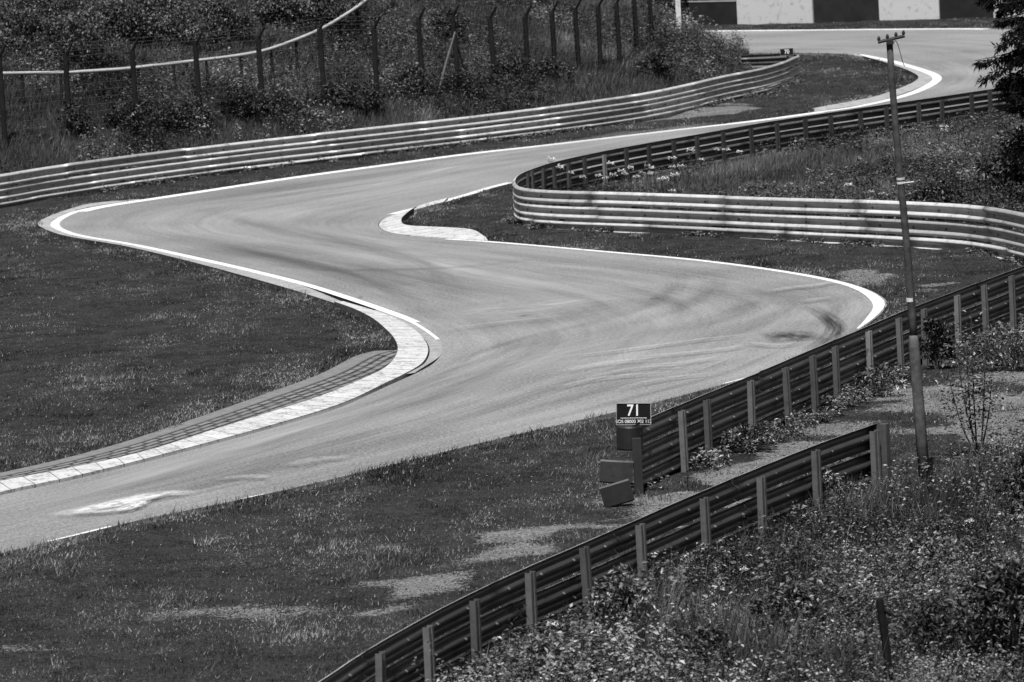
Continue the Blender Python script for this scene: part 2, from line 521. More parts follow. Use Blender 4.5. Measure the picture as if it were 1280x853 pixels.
edge_line('white_edge_line', px_range(Lq, (480, 46), (1240, 36)), 0.45, -1, 0.0)
edge_line('white_edge_line', px_range(Rq, (1066, 69), (1018, 140.5)), 0.3, 1, -0.02)
edge_line('white_edge_line', px_range(Rq, (1018, 140.5), (90, 265.3)), 0.40, 1, -0.02)
edge_line('white_edge_line', px_range(Rq, (90, 265.3), (513, 403)), 0.19, 1, -0.02)
edge_line('white_edge_line', px_range(Rq, (513, 403), (544, 425)), 0.09, 1, -0.01)


def kerb(name, inner, outer, mat, za=0.05, zb=0.015, step=0.25, vscale=None, skirt=0.12, lap=0.12):
    A = catmull(ppx(inner), 8); B = catmull(ppx(outer), 8)
    n = int(max(arclen(A)[-1], arclen(B)[-1]) / step)
    A = resample(A, n); B = resample(B, n)
    B = B + (B - A) / (np.linalg.norm(B - A, axis=1)[:, None] + 1e-6) * lap
    ribbon(name, A, B, mat, za=za, zb=zb, skirt=skirt, nx=3, vscale=vscale)
    return np.vstack([A, B[::-1]])


polys = [road_poly]
# main apex kerb in white slabs
main_in = [(418, 381), (442.5, 390), (465, 401.5), (481, 414.5), (492.5, 427), (497, 440), (492.5, 452), (480, 464.5), (455, 477), (400, 499.5), (266, 542), (175, 570.4), (75, 592.3), (0, 606.4), (-150, 645), (-400, 711)]
main_out = [(430, 378.5), (480, 393.5), (505, 404.5), (522, 416), (534, 430), (536.5, 442.5), (528, 457), (507, 469.5), (484, 480.5), (428, 506.5), (343, 533), (228, 564.2), (97, 597), (0, 618), (-150, 658.5), (-400, 726.5)]
polys.append(kerb('kerb', main_in, main_out, MT['kerb'], 0.06, 0.03, lap=-0.02))
# grey concrete band between the slabs and the asphalt at the apex
polys.append(kerb('kerb_apron', [(466, 390), (505, 405.5), (522, 417), (534.5, 430.5), (537, 442.5), (529, 457), (508, 469)],
                  [(470, 388.0), (509.5, 402.5), (537.5, 420), (548.5, 430.5), (551, 438.5), (548, 446.5), (517, 467)], MT['kerb_grey'], 0.016, 0.008, lap=0.03))
# old kerb round the far left bend
polys.append(kerb('kerb', [(175, 250.2), (116, 255.6), (90, 262), (62, 271.7), (47, 280.6), (52, 286), (78, 295.7), (156, 309.5), (250, 332), (344, 358), (376, 367.5), (418, 381)],
                  [(175, 250.4), (117, 258.6), (91, 265), (73, 272.6), (64, 281), (70, 286.5), (95, 295), (157, 305.4), (250.5, 325.8), (345, 348.2), (377, 356.8), (430, 378)], MT['kerb_old'], 0.03, 0.01, lap=-0.03))
# inner apex kerb
polys.append(kerb('kerb', [(560, 250.5), (525, 260), (508, 270.5), (502, 278.5), (509.5, 285), (535, 286.6), (572, 288.4), (590, 290.4), (607, 299.8)],
                  [(556, 252.8), (524, 261.5), (497, 269), (481, 277.5), (481, 285.5), (496, 291.6), (530, 295.8), (565, 298), (609, 301.2)], MT['kerb'], 0.06, 0.02))
# far hairpin kerb
polys.append(kerb('kerb', [(1066, 68.2), (1080, 72), (1117, 83), (1140, 92), (1148, 98.4), (1140, 105.5), (1117, 114.8), (1089, 123.5), (1018, 137)],
                  [(1067, 69.4), (1104, 76.6), (1134, 85), (1157, 93.4), (1163.5, 98.6), (1156, 105.5), (1138, 113.6), (1089, 128.5), (1018, 140.2)], MT['kerb_old'], 0.04, 0.012))
pav = kerb('paver_strip', [(468, 441), (447, 446.5), (400, 470), (313, 501.5), (219, 534), (141, 559.4), (62.6, 580), (0, 594), (-150, 632), (-400, 697)],
           [(496, 441), (492.5, 452.6), (480, 465), (400, 500), (266, 542.6), (175, 570.8), (75, 592.8), (0, 606.9), (-150, 645.5), (-400, 711.5)], MT['pavers'], 0.03, 0.05)
polys.append(pav)


def mark(name, pts, w, mat, z=0.007):
    """a mark left on the asphalt along survey points; w = width in metres"""
    P = resample(catmull(ppx(pts), 10), step=0.1)
    n = len(P)
    A = offset_line(P, w / 2); B = offset_line(P, -w / 2)
    t = np.linspace(0, 1, n)
    V = np.vstack([np.c_[A, np.full(n, z)], np.c_[B, np.full(n, z)]])
    uv = np.vstack([np.c_[t, np.zeros(n)], np.c_[t, np.ones(n)]])
    i = np.arange(n - 1)
    q = np.stack([i, i + 1, n + i + 1, n + i], 1)
    if np.cross(V[q[0][1]] - V[q[0][0]], V[q[0][2]] - V[q[0][0]])[2] < 0: q = q[:, ::-1]
    o = obj(name, mesh_data(name, V, q, mat, False, None, uv))
    o['kind'] = 'structure'
    return o


zm = [0.008]
def mk(name, pts, w, m):
    zm[0] += 0.0012
    mark(name, pts, w, MT[m], zm[0])


for pts, w_ in (([(900, 152), (760, 176), (600, 203), (480, 232), (400, 256)], 2.6), ([(300, 268), (380, 292), (500, 318), (620, 345), (760, 372), (850, 384)], 2.8), ([(900, 392), (800, 416), (640, 455), (480, 508), (300, 562), (100, 618), (-100, 676)], 2.0),
                ([(300, 258), (420, 240), (560, 214)], 1.5), ([(560, 400), (660, 385), (780, 370)], 2.2)):
    mk('polished_line', pts, w_, 'polish')
mk('tyre_mark', [(1010, 383), (1032, 396), (1045, 410), (1036, 424), (1010, 440)], 0.42, 'rubber_dark')
mk('tyre_mark', [(977, 415), (990, 421), (1001, 428)], 1.0, 'rubber_dark')
mk('tyre_mark', [(646, 396.5), (664, 394.5)], 0.16, 'rubber_dark')
mk('tyre_mark', [(446, 373), (454, 372.5)], 0.2, 'rubber_dark')
for k, (pts, w_) in enumerate([
        ([(690, 322), (560, 336), (420, 338), (330, 330)], 0.5), ([(540, 462), (640, 428), (760, 400)], 0.3),
        ([(450, 560), (560, 528), (680, 490), (780, 460), (880, 440)], 0.6), ([(380, 548), (520, 505), (640, 455), (700, 420)], 0.55), ([(330, 545), (460, 505), (600, 452), (700, 415)], 0.3),
        ([(610, 530), (740, 492), (860, 468), (960, 440)], 0.25), ([(660, 530), (780, 500), (900, 470), (975, 440)], 0.2), ([(200, 590), (360, 548), (520, 500)], 0.5), ([(0, 648), (200, 600), (420, 540)], 0.4), ([(60, 664), (260, 606), (470, 556)], 0.35),
        ([(960, 362), (935, 385), (880, 405), (760, 428)], 0.7), ([(1000, 368), (980, 392), (920, 415), (820, 440)], 0.6), ([(900, 345), (880, 372), (820, 396), (740, 420)], 0.5), ([(850, 340), (838, 366), (790, 390), (700, 415)], 0.4), ([(1050, 372), (1040, 395), (990, 418)], 0.35),
        ([(180, 262), (330, 242), (520, 214), (700, 192)], 0.8), ([(130, 272), (300, 252), (500, 226), (600, 212)], 0.5), ([(300, 275), (420, 300), (520, 330), (580, 380)], 0.6), ([(120, 285), (240, 300), (380, 330), (480, 365), (560, 410)], 0.6), ([(160, 285), (300, 312), (440, 345), (540, 385)], 0.4),
        ([(520, 300), (640, 318), (800, 335), (930, 352)], 0.5), ([(480, 320), (600, 325), (760, 335), (860, 350)], 0.3), ([(250, 262), (330, 285), (460, 320)], 0.5), ([(700, 348), (780, 360), (850, 385), (840, 410)], 0.3), ([(620, 352), (720, 372), (790, 400)], 0.3)]):
    mk('tyre_mark', pts, w_ * 1.25, 'rubber')
for pts, w_ in (([(180, 296), (350, 322), (480, 350), (600, 376)], 2.0), ([(100, 640), (280, 596), (470, 545), (640, 500)], 1.2), ([(560, 420), (700, 400), (830, 372)], 1.6), ([(150, 262), (320, 240), (520, 212)], 1.6), ([(840, 356), (960, 372), (1060, 380)], 1.8)):
    mk('tyre_mark', pts, w_, 'rubber')
mk('scrape_mark', [(70, 650), (120, 640), (165, 630), (205, 622), (250, 620)], 0.62, 'chalk')
mk('scrape_mark', [(100, 646), (150, 642), (175, 632), (160, 628)], 0.35, 'chalk')
for pts, w_ in [([(270, 604), (310, 600), (340, 602)], 0.4), ([(360, 588), (400, 578), (440, 576)], 0.5), ([(955, 369), (990, 363), (1020, 360), (1048, 354)], 0.42), ([(1000, 381), (1020, 378), (1042, 375)], 0.26),
                ([(690, 452), (790, 440), (880, 428), (960, 420)], 0.22), ([(780, 452), (850, 446), (920, 438), (930, 434)], 0.3), ([(800, 462), (850, 458), (900, 450)], 0.3), ([(720, 480), (800, 464), (870, 462)], 0.25),
                ([(760, 494), (830, 478), (900, 470)], 0.25), ([(690, 490), (760, 476), (840, 470)], 0.25), ([(930, 432), (975, 436), (1000, 432)], 0.25), ([(540, 418), (620, 408), (720, 398)], 0.16), ([(700, 470), (760, 458), (830, 452)], 0.35)]:
    mk('scrape_mark', pts, w_, 'chalk_faint')

# ------------------------------------------------------------------ guard rail lines (x, top edge, height of one beam) in survey units
RAIL_LEFT = [(-260, 252, 18.5), (-120, 234, 17.8), (0, 217, 17.2), (52, 208.5, 16.8), (155, 194.5, 16), (300, 176.5, 15.4), (400, 165.5, 15), (500, 154.5, 14.6), (600, 143, 14.4), (700, 130.5, 14.2), (800, 116, 14),
             (850, 106, 13.8), (900, 94.5, 13.5), (950, 84.5, 13.1), (978, 76.2, 12.7), (990, 71, 12.5), (995.5, 68.8, 12.1)]
RAIL_LEFT_BACK = [(995.5, 68.8, 12.1), (992, 66.9, 11.7), (980, 66.2, 11.4), (960, 67.5, 11.1), (925, 69, 10.8)]
RAIL_IN_FRONT = [(645, 224.5, 18), (647.5, 231, 18.2), (660, 235, 18.3), (700, 237.6, 18.6), (760, 239, 19), (830, 241, 19.4), (960, 245.5, 20.3), (1035, 247.5, 21), (1100, 249.5, 21.6), (1200, 254, 22.6), (1240, 258, 23.2), (1280, 265, 24), (1340, 280, 25.2), (1420, 306, 26.5)]
RAIL_IN_BACK = [(645, 224.5, 18), (649, 218.5, 17.9), (660, 213, 17.8), (680, 206, 17.6), (700, 200.5, 17.4), (720, 195.8, 17.2), (760, 187.5, 16.8), (800, 180, 16.4), (880, 166, 15.9), (970, 150, 15.4), (1030, 141, 15.2), (1100, 131, 15), (1160, 122.5, 14.7), (1245, 110, 14.3), (1320, 99, 14)]
RAIL_A = [(800, 526.5, 31.2), (815.6, 519.5, 31), (856, 502, 30.5), (900, 483.5, 30), (956, 461, 29.3), (1000, 442.3, 29), (1080, 409, 28.3), (1135.7, 385.5, 27.6), (1213.6, 356, 26.8), (1280, 331.5, 26), (1400, 290, 24.8)]
RAIL_B = [(230, 948, 38.5), (300, 907, 38), (398.7, 851.5, 37.2), (468, 806.5, 36.7), (511, 782, 36.4), (577, 747, 36), (643.6, 715, 35.7), (717.5, 683, 35.3), (791, 651, 34.9), (862, 620, 34.5), (952, 582, 33.9), (1017.5, 556, 33.4), (1086, 531.5, 33), (1097, 528, 33)]


def rail_world(pts, k):
    out = []
    for x, y, p in pts:
        g = flat(x + math.tan(RO) * k * p, y + k * p)
        z = k * p / scale_at(g)
        for _ in range(4):
            q = proj(g + np.array([0, 0, z])); z += (q[1] - y) / scale_at(g)
        out.append([g[0], g[1], z, z / k])
    return np.array(out)


KL = 2.55
W_left = rail_world(RAIL_LEFT, KL)
W_left_b = rail_world(RAIL_LEFT_BACK, KL)

# ------------------------------------------------------------------ terrain
rail_l2 = catmull(W_left[:, :2], 6)
d0 = rail_l2[0] - rail_l2[3]; d0 /= np.linalg.norm(d0)
rail_ext = np.vstack([rail_l2[0] + d0 * 120, rail_l2[0] + d0 * 40, rail_l2, catmull(W_left_b[:, :2], 4)[1:]])
roadA = px_range(RW, (480, 74), (1038, 67))
roadA = roadA[np.argsort(-roadA[:, 0])]
k_ = roadA[-1] - roadA[-8]; k_ /= np.linalg.norm(k_)
roadA_ext = np.vstack([roadA[roadA[:, 0] < rail_ext[-1][0] + 1.0], roadA[-1] + np.array([-1, 0.05]) * 60, roadA[-1] + np.array([-1, 0.1]) * 260])
hill_poly = np.vstack([rail_ext, roadA_ext])
hill_edge = hill_poly


def hill_h(X, Y):
    ins = inpoly(X, Y, hill_poly)
    dr = pdist(X, Y, rail_ext) - 0.9
    da = pdist(X, Y, roadA_ext) - 1.0
    dc = pdist(X, Y, np.array([rail_ext[-1], roadA_ext[0]])) - 0.3
    d = np.maximum(0, np.minimum(np.minimum(dr, da * 1.15), dc * 2.2))
    h = np.where(ins, 0.42 * d, 0)
    h = 7.0 * (1 - np.exp(-h / 7.0)) * (0.82 + 0.36 * fbm(X * 0.16, Y * 0.16, 3, 3))
    far = sstep(193, 235, Y) * 9 * sstep(1.0, 3.0, pdist(X, Y, roadA_ext))
    return np.where(ins, h, far)


# masks on a raster of the mapped area
GX0, GX1, GY0, GY1, GS = -26.0, 26.0, 54.0, 214.0, 0.1
gx = np.arange(GX0, GX1, GS) + GS / 2; gy = np.arange(GY0, GY1, GS) + GS / 2
MX, MY = np.meshgrid(gx, gy)


def box(A, r):
    k = 2 * r + 1
    for ax in (0, 1):
        P = np.pad(A, [(r + 1, r) if a == ax else (0, 0) for a in (0, 1)], mode='edge')
        c = np.cumsum(P, axis=ax)
        A = (np.take(c, range(k, c.shape[ax]), ax) - np.take(c, range(0, c.shape[ax] - k), ax)) / k
    return A


m_road = np.zeros(MX.shape, bool)
JX = (fbm(MX * 1.3, MY * 0.8, 201, 3) - 0.5) * 0.55; JY = (fbm(MX * 1.3, MY * 0.8, 202, 3) - 0.5) * 1.0
for k_i, p in enumerate(polys):
    q = p[::2] if len(p) > 240 else p
    f = 0.3 if k_i == 0 else 1.0
    m_road |= inpoly(MX + f * JX, MY + f * JY, q)
m_road = box((box(m_road.astype(float), 3) > 0.01).astype(float), 3) > 0.99
near_road = box(m_road.astype(float), 4)
drop = box((near_road > 0.02).astype(float), 3)

m_hill = inpoly(MX, MY, hill_poly)
SANDS = [
    ([(400, 778), (470, 738), (560, 694), (640, 688), (570, 742), (470, 792)], 0.42, 30),
    ([(540, 702), (640, 668), (720, 645), (800, 618), (815, 640), (720, 688), (600, 728)], 0.66, 30),
    ([(790, 628), (870, 600), (960, 562), (1060, 520), (1130, 490), (1280, 455), (1420, 430), (1420, 505), (1290, 545), (1190, 590), (1110, 606), (1000, 612), (860, 672), (790, 695)], 0.80, 30),
    ([(-60, 815), (60, 800), (200, 770), (330, 745), (420, 750), (300, 790), (120, 830), (-60, 850)], 0.12, 30),
    ([(300, 668), (460, 640), (560, 632), (700, 650), (560, 690), (420, 690)], 0.06, 30),
    ([(1040, 341), (1075, 337), (1125, 346), (1130, 352), (1095, 354), (1060, 348)], 0.55, 8),
    ([(1140, 366), (1150, 358), (1180, 356), (1200, 352), (1205, 358), (1180, 368), (1150, 371)], 0.6, 8),
    ([(735, 154), (800, 146), (860, 136), (905, 130.5), (947, 131), (953, 135.5), (915, 142), (850, 148), (790, 153)], 2.2, 4),
    ([(860, 585), (930, 552), (1010, 522), (1100, 488), (1150, 470), (1170, 500), (1060, 560), (900, 605)], 0.35, 20),
    ([(1160, 470), (1420, 430), (1420, 500), (1200, 560)], 0.25, 20),
    ([(-200, 760), (0, 705), (300, 640), (560, 580), (760, 530), (790, 610), (690, 650), (560, 700), (430, 800), (380, 870), (-200, 900)], 0.15, 30),
    ([(-200, 300), (60, 300), (250, 345), (440, 400), (470, 430), (300, 490), (0, 580), (-200, 620)], 0.13, 30),
    ([(1000, 348), (1120, 370), (1160, 372), (1300, 325), (1240, 318), (1000, 305)], 0.16, 10),
]
sand = np.zeros(MX.shape)
for P, a, r in SANDS:
    m = inpoly(MX, MY, ppx(P)).astype(float)
    sand += a * box(m, max(1, r // 5))
zone = np.clip(sand, 0, 1.15)
sn = fbm(MX * 0.85 + MY * 0.1, MY * 1.3, 14, 6)
sn = np.clip((sn - 0.5) * 2.4 + 0.5, 0, 1)
sand = sstep(0.56, 0.92, zone * 0.55 + sn * 0.62) * np.clip(zone * 5, 0, 1)
sand[m_road] = 0


def look(A, X, Y):
    i = np.clip(((X - GX0) / GS).astype(int), 0, A.shape[1] - 1); j = np.clip(((Y - GY0) / GS).astype(int), 0, A.shape[0] - 1)
    return A[j, i]


def terrain(X, Y, with_drop=True):
    X = np.asarray(X, float); Y = np.asarray(Y, float)
    h = hill_h(X, Y)
    inside = (X > GX0) & (X < GX1) & (Y > GY0) & (Y < GY1)
    dr = np.where(inside, look(drop, X, Y), 0)
    bumps = 0.10 * (fbm(X * 0.5, Y * 0.35, 21, 3) - 0.5) + 0.05 * (fbm(X * 2.2, Y * 1.6, 31, 2) - 0.5)
    z = h + (bumps + 0.01) * (1 - dr) - (0.07 * dr if with_drop else 0)
    return z


def hit(x, y):
    """the terrain point met from survey direction (x, y)"""
    d = ray(x, y); d = d / np.linalg.norm(d)
    t = np.arange(50, 260, 0.25)
    P = CAM + d * t[:, None]
    g = terrain(P[:, 0], P[:, 1])
    i = np.argmax(P[:, 2] < g)
    if P[i, 2] >= g[i]: i = len(t) - 1
    a, b = t[max(i - 1, 0)], t[i]
    for _ in range(12):
        m = (a + b) / 2; p = CAM + d * m
        if p[2] < terrain(p[0:1], p[1:2])[0]: b = m
        else: a = m
    return CAM + d * b


def axis(lo, hi, step, far):
    c = list(np.arange(lo, hi + 1e-6, step)); s = step; a = lo; left = []
    while a > -far + 0:
        s *= 1.35; a -= s; left.append(a)
    s = step; b = hi; right = []
    while b < far:
        s *= 1.35; b += s; right.append(b)
    return np.array(left[::-1] + c + right)


ax_ = axis(-25, 25, 0.25, 1500); ay_ = axis(55, 213, 0.28, 1500)
TX, TY = np.meshgrid(ax_, ay_)
TZ = terrain(TX, TY)
ny, nx_ = TX.shape
i = np.arange(ny - 1)[:, None] * nx_ + np.arange(nx_ - 1)[None, :]
q = np.stack([i, i + 1, i + nx_ + 1, i + nx_], 2).reshape(-1, 4)
ins = (TX > GX0) & (TX < GX1) & (TY > GY0) & (TY < GY1)
tint = np.where(ins, look(box(sand, 1), TX, TY), 0)
g = obj('ground', mesh_data('ground', np.stack([TX, TY, TZ], 2).reshape(-1, 3), q, MT['ground'], True, tint.ravel()))
g['kind'] = 'structure'

# ------------------------------------------------------------------ vegetation generators
def unit(v):
    return v / (np.linalg.norm(v, axis=-1, keepdims=True) + 1e-9)


def blades(P, h, w, lean=0.5, seg=1, wind=(0.15, 0.05)):
    """P n x 3 roots, h n heights, w n widths -> V, F, per-blade tint helper"""
    n = len(P)
    a = rng.uniform(0, 2 * np.pi, n)
    side = np.stack([np.cos(a), np.sin(a), np.zeros(n)], 1) * w[:, None] * 0.5
    b = rng.uniform(0, 2 * np.pi, n); l = rng.uniform(0.1, 1, n) * lean
    tip = P + np.stack([(np.cos(b) * l + wind[0]) * h, (np.sin(b) * l + wind[1]) * h, h * np.sqrt(np.clip(1 - (0.6 * l) ** 2, 0.2, 1))], 1)
    if seg == 1:
        V = np.stack([P - side, P + side, tip], 1).reshape(-1, 3)
        Fc = np.arange(n * 3).reshape(n, 3)
        return V, [Fc], n
    mid = P + (tip - P) * 0.55; mid[:, 2] += 0.10 * h
    V = np.stack([P - side, P + side, mid - side * 0.8, mid + side * 0.8, tip], 1).reshape(-1, 3)
    o = np.arange(n)[:, None] * 5
    Fq = o + np.array([[0, 1, 3, 2]]); Ft = o + np.array([[2, 3, 4]])
    return V, [Fq, Ft], n


def leaves(P, D, L, Wd, fold=0.35):
    """kite leaves at P along D (unit), length L, width Wd -> V, F (2 tris each)"""
    n = len(P)
    up = np.tile(np.array([0, 0, 1.0]), (n, 1)) + rng.normal(0, 0.45, (n, 3))
    S = unit(np.cross(D, up)); N = unit(np.cross(S, D))
    L = L[:, None]; Wd = Wd[:, None]
    tip = P + D * L - N * L * 0.12
    m = P + D * L * 0.42
    V = np.stack([P, m + S * Wd / 2 + N * Wd * fold * 0.5, tip, m - S * Wd / 2 + N * Wd * fold * 0.5], 1).reshape(-1, 3)
    o = np.arange(n)[:, None] * 4
    Fc = np.concatenate([o + np.array([[0, 1, 2]]), o + np.array([[0, 2, 3]])], 1).reshape(-1, 3)
    return V, Fc


def weeds(base, h, rad, m, L, tintbase, top=0.35, stiff=0.35):
    """leafy plants: base n x 3, heights h, m leaves each"""
    n = len(base)
    lean = rng.normal(0, 0.18, (n, 2)) * h[:, None]
    t = rng.uniform(0, 1, (n, m)) ** 0.75
    ang = rng.uniform(0, 2 * np.pi, (n, m))
    r = rad[:, None] * (1.05 - 0.65 * t) * rng.uniform(0.05, 1, (n, m))
    px = base[:, None, 0] + lean[:, None, 0] * t + np.cos(ang) * r
    py = base[:, None, 1] + lean[:, None, 1] * t + np.sin(ang) * r
    pz = base[:, None, 2] + h[:, None] * t * rng.uniform(0.85, 1.08, (n, m))
    P = np.stack([px, py, pz], 2).reshape(-1, 3)
    D = unit(np.stack([np.cos(ang) + rng.normal(0, .4, ang.shape), np.sin(ang) + rng.normal(0, .4, ang.shape), rng.normal(stiff * 0.3, 0.35, ang.shape)], 2)).reshape(-1, 3)
    ls = (L[:, None] * rng.uniform(0.55, 1.25, (n, m))).ravel()
    V, Fc = leaves(P, D, ls, ls * rng.uniform(0.38, 0.6, len(ls)))
    tn = np.clip(tintbase[:, None] + rng.normal(0, 0.2, (n, m)), 0, 1).ravel()
    return V, Fc, np.repeat(tn, 2)


def scatter(bx, n, keep):
    X = rng.uniform(bx[0], bx[1], n); Y = rng.uniform(bx[2], bx[3], n)
    k = keep(X, Y)
    return X[k], Y[k]


def roots(X, Y):
    return np.stack([X, Y, terrain(X, Y, False) - 0.01], 1)


# px-defined zones of ground, as world polygons
Z_FRONT = ppx([(540, 900), (590, 858), (660, 818), (740, 778), (820, 742), (900, 706), (960, 680), (1010, 655), (1060, 632), (1110, 612), (1165, 618), (1215, 590), (1300, 556), (1450, 520), (1500, 1010), (500, 1010)])
Z_HAIR = ppx([(668, 268), (672, 258), (700, 247), (760, 233), (880, 209), (970, 192), (1100, 172), (1245, 149), (1330, 136), (1500, 200), (1500, 330), (1400, 350), (1340, 337), (1280, 317), (1200, 301), (1035, 291), (830, 281), (700, 274)])
mz_front = inpoly(MX, MY, Z_FRONT); mz_hair = inpoly(MX, MY, Z_HAIR)

# lawns ---------------------------------------------------------------
patch = fbm(MX * 0.6, MY * 0.3, 41, 4)


def lawn_keep(X, Y):
    px, py = CX, CY
    d = Y
    s = F / np.maximum(Y, 1)
    vis = np.abs(X) < (720.0 / F) * Y + 2.5
    k = vis & ~look(m_road, X, Y) & ~look(m_hill, X, Y) & ~look(mz_front, X, Y) & ~look(mz_hair, X, Y)
    dens = np.interp(Y, [60, 80, 110, 150, 190], [1.0, 0.9, 0.75, 0.36, 0.2])
    dens = dens * (1 - 0.70 * look(sand, X, Y)) * np.clip(0.85 + 2.0 * (look(patch, X, Y) - 0.5), 0.3, 1)
    return k & (rng.uniform(0, 1, X.shape) < dens)


bxl = (GX0 + .2, GX1 - .2, 60.0, 192.0)
X, Y = scatter(bxl, 5200000, lawn_keep)
P = roots(X, Y)
sz = np.interp(Y, [60, 110, 190], [1.0, 1.15, 1.9])
h = rng.gamma(6, 0.0046, len(X)) * (0.6 + 0.9 * fbm(X * 1.2, Y * 0.8, 51, 3)) * np.interp(Y, [60, 85, 100, 190], [1.0, 0.95, 0.68, 0.95])
# longer tufts here and there
tuft = sstep(0.60, 0.72, fbm(X * 1.7, Y * 1.2, 61, 2))
h = h * (1 + 1.1 * tuft)
edge = look(near_road, X, Y)
h = h * (1 + 0.5 * sstep(0.03, 0.3, edge))
V, Fl, n = blades(P, h, 0.014 * sz * rng.uniform(.7, 1.3, len(X)), 1.0)
tn = np.clip(0.40 + 2.3 * (fbm(X * 0.8, Y * 0.4, 71, 5) - 0.5) + 1.2 * (fbm(X * 4.5, Y * 2.0, 72, 3) - 0.5) + rng.normal(0, 0.2, n) - 0.18 * tuft, 0, 1); tn[rng.uniform(0, 1, n) < 0.05] = 1.0
g = obj('lawn_grass', mesh_data('lawn_grass', V, Fl, MT['lawn'], False, tn)); g['kind'] = 'stuff'
N_LAWN = n

# white clover heads in the turf
X, Y = scatter(bxl, 32000, lambda X, Y: lawn_keep(X, Y) & (fbm(X * 0.7, Y * 0.35, 81, 3) > 0.52) & (rng.uniform(0, 1, X.shape) < 0.5))
P = roots(X, Y); P[:, 2] += rng.uniform(0.03, 0.07, len(P))
ang = rng.uniform(0, 6.28, len(P)); D = np.stack([np.cos(ang), np.sin(ang), rng.uniform(-.3, .6, len(P))], 1)
V, Fc = leaves(P, unit(D), rng.uniform(0.012, 0.026, len(P)) * np.interp(Y, [60, 190], [1, 1.6]), rng.uniform(0.012, 0.024, len(P)), 0.6)
g = obj('clover_flowers', mesh_data('clover_flowers', V, Fc, MT['pipe'])); g['kind'] = 'stuff'

# loose stones on the bare strip
X, Y = scatter((-20, 20, 60, 120), 260000, lambda X, Y: (look(sand, X, Y) > 0.35) & (rng.uniform(0, 1, X.shape) < 0.8) & (np.abs(X) < 0.11 * Y + 1))
P = roots(X, Y); P[:, 2] += 0.008
ang = rng.uniform(0, 6.28, len(P)); D = np.stack([np.cos(ang), np.sin(ang), rng.uniform(-.1, .3, len(P))], 1)
V, Fc = leaves(P, unit(D), rng.uniform(0.015, 0.06, len(P)), rng.uniform(0.015, 0.05, len(P)), 0.5)
g = obj('loose_gravel', mesh_data('loose_gravel', V, Fc, MT['sand'])); g['kind'] = 'stuff'

# tall grass and weeds in front ----------------------------------------
def front_keep(X, Y):
    return look(mz_front, X, Y) & (np.abs(X) < 0.11 * Y + 2.5)


bxf = (-4, 12, 54.2, 96)
wd = fbm(MX * 0.45, MY * 0.33, 95, 3)
X, Y = scatter(bxf, 420000, lambda X, Y: front_keep(X, Y) & (rng.uniform(0, 1, X.shape) < np.clip(1.8 * (0.58 - look(wd, X, Y)) + 0.4 * sstep(78, 86, Y), 0.07, 1)))
P = roots(X, Y)
h = rng.uniform(0.18, 0.62, len(X)) * (0.5 + 0.8 * fbm(X * 0.6, Y * 0.6, 92, 3))
V, Fl, n = blades(P, h, rng.uniform(0.006, 0.012, n if n == len(X) else len(X)), 0.65, 2, (0.12, -0.05))
tn = np.clip(0.4 + 1.6 * (fbm(X * 0.7, Y * 0.5, 93, 3) - 0.5) + rng.normal(0, 0.2, n), 0, 1)
g = obj('tall_grass', mesh_data('tall_grass', V, Fl, MT['tall'], False, np.concatenate([tn, tn]))); g['kind'] = 'stuff'

X, Y = scatter(bxf, 40000, lambda X, Y: front_keep(X, Y) & (rng.uniform(0, 1, X.shape) < np.clip(3.2 * (look(wd, X, Y) - 0.30) * (1 - 0.75 * sstep(78, 86, Y)), 0.10, 1)))
P = roots(X, Y); n = len(X)
zl = 1 - sstep(760, 940, CX + F * X / Y) * 1.0
zr = sstep(980, 1240, CX + F * X / Y) * (1 - sstep(70, 78, Y))
h = rng.uniform(0.14, 0.62, n) * (0.35 + 1.3 * fbm(X * 0.8, Y * 0.6, 97, 3))
h *= np.where(pdist(X, Y, rail_world(RAIL_B, 2.75)[:, :2]) < 0.9, 0.72, 1.0)
V, Fc, tn = weeds(P, h, rng.uniform(0.07, 0.2, n), 42, rng.uniform(0.028, 0.062, n) * (1 + 0.45 * zl), np.clip(0.22 + 0.24 * zl - 0.12 * zr + 2.4 * (fbm(X * 0.9, Y * 0.7, 96, 3) - 0.5) + rng.normal(0, 0.22, n), 0, 1))
g = obj('leafy_undergrowth', mesh_data('leafy_undergrowth', V, Fc, MT['weed'], False, tn)); g['kind'] = 'stuff'
N_WEED = len(Fc)

X, Y = scatter(bxf, 5200, lambda X, Y: front_keep(X, Y) & (rng.uniform(0, 1, X.shape) < np.clip(4 * (fbm(X * 0.35, Y * 0.3, 98, 2) - 0.5) * (1 - 0.7 * sstep(800, 950, CX + F * X / Y)) + 0.25 * (1 - sstep(700, 820, CX + F * X / Y)), 0.03, 1)) & (pdist(X, Y, rail_world(RAIL_B, 2.75)[:, :2]) > 0.5))
P = roots(X, Y); n = len(X)
h = rng.uniform(0.45, 0.95, n)
V, Fc, tn = weeds(P, h, rng.uniform(0.05, 0.11, n), 44, rng.uniform(0.04, 0.085, n), np.clip(rng.normal(0.42, 0.22, n), 0, 1), 0.35, -0.6)
Vb, Fb, nb = blades(P, h * 1.05, np.full(n, 0.012), 0.2, 1)
g = obj('tall_weeds', mesh_data('tall_weeds', np.vstack([V, Vb]), [Fc, Fb[0] + len(V)], MT['weed'], False, np.concatenate([tn, np.full(nb, 0.25)]))); g['kind'] = 'stuff'

# small growth along the foot of the rails ---------------------------------
WA = rail_world(RAIL_A, 2.8); WB = rail_world(RAIL_B, 2.75)
WF = rail_world(RAIL_IN_FRONT, 2.68); WK = rail_world(RAIL_IN_BACK, 2.8)


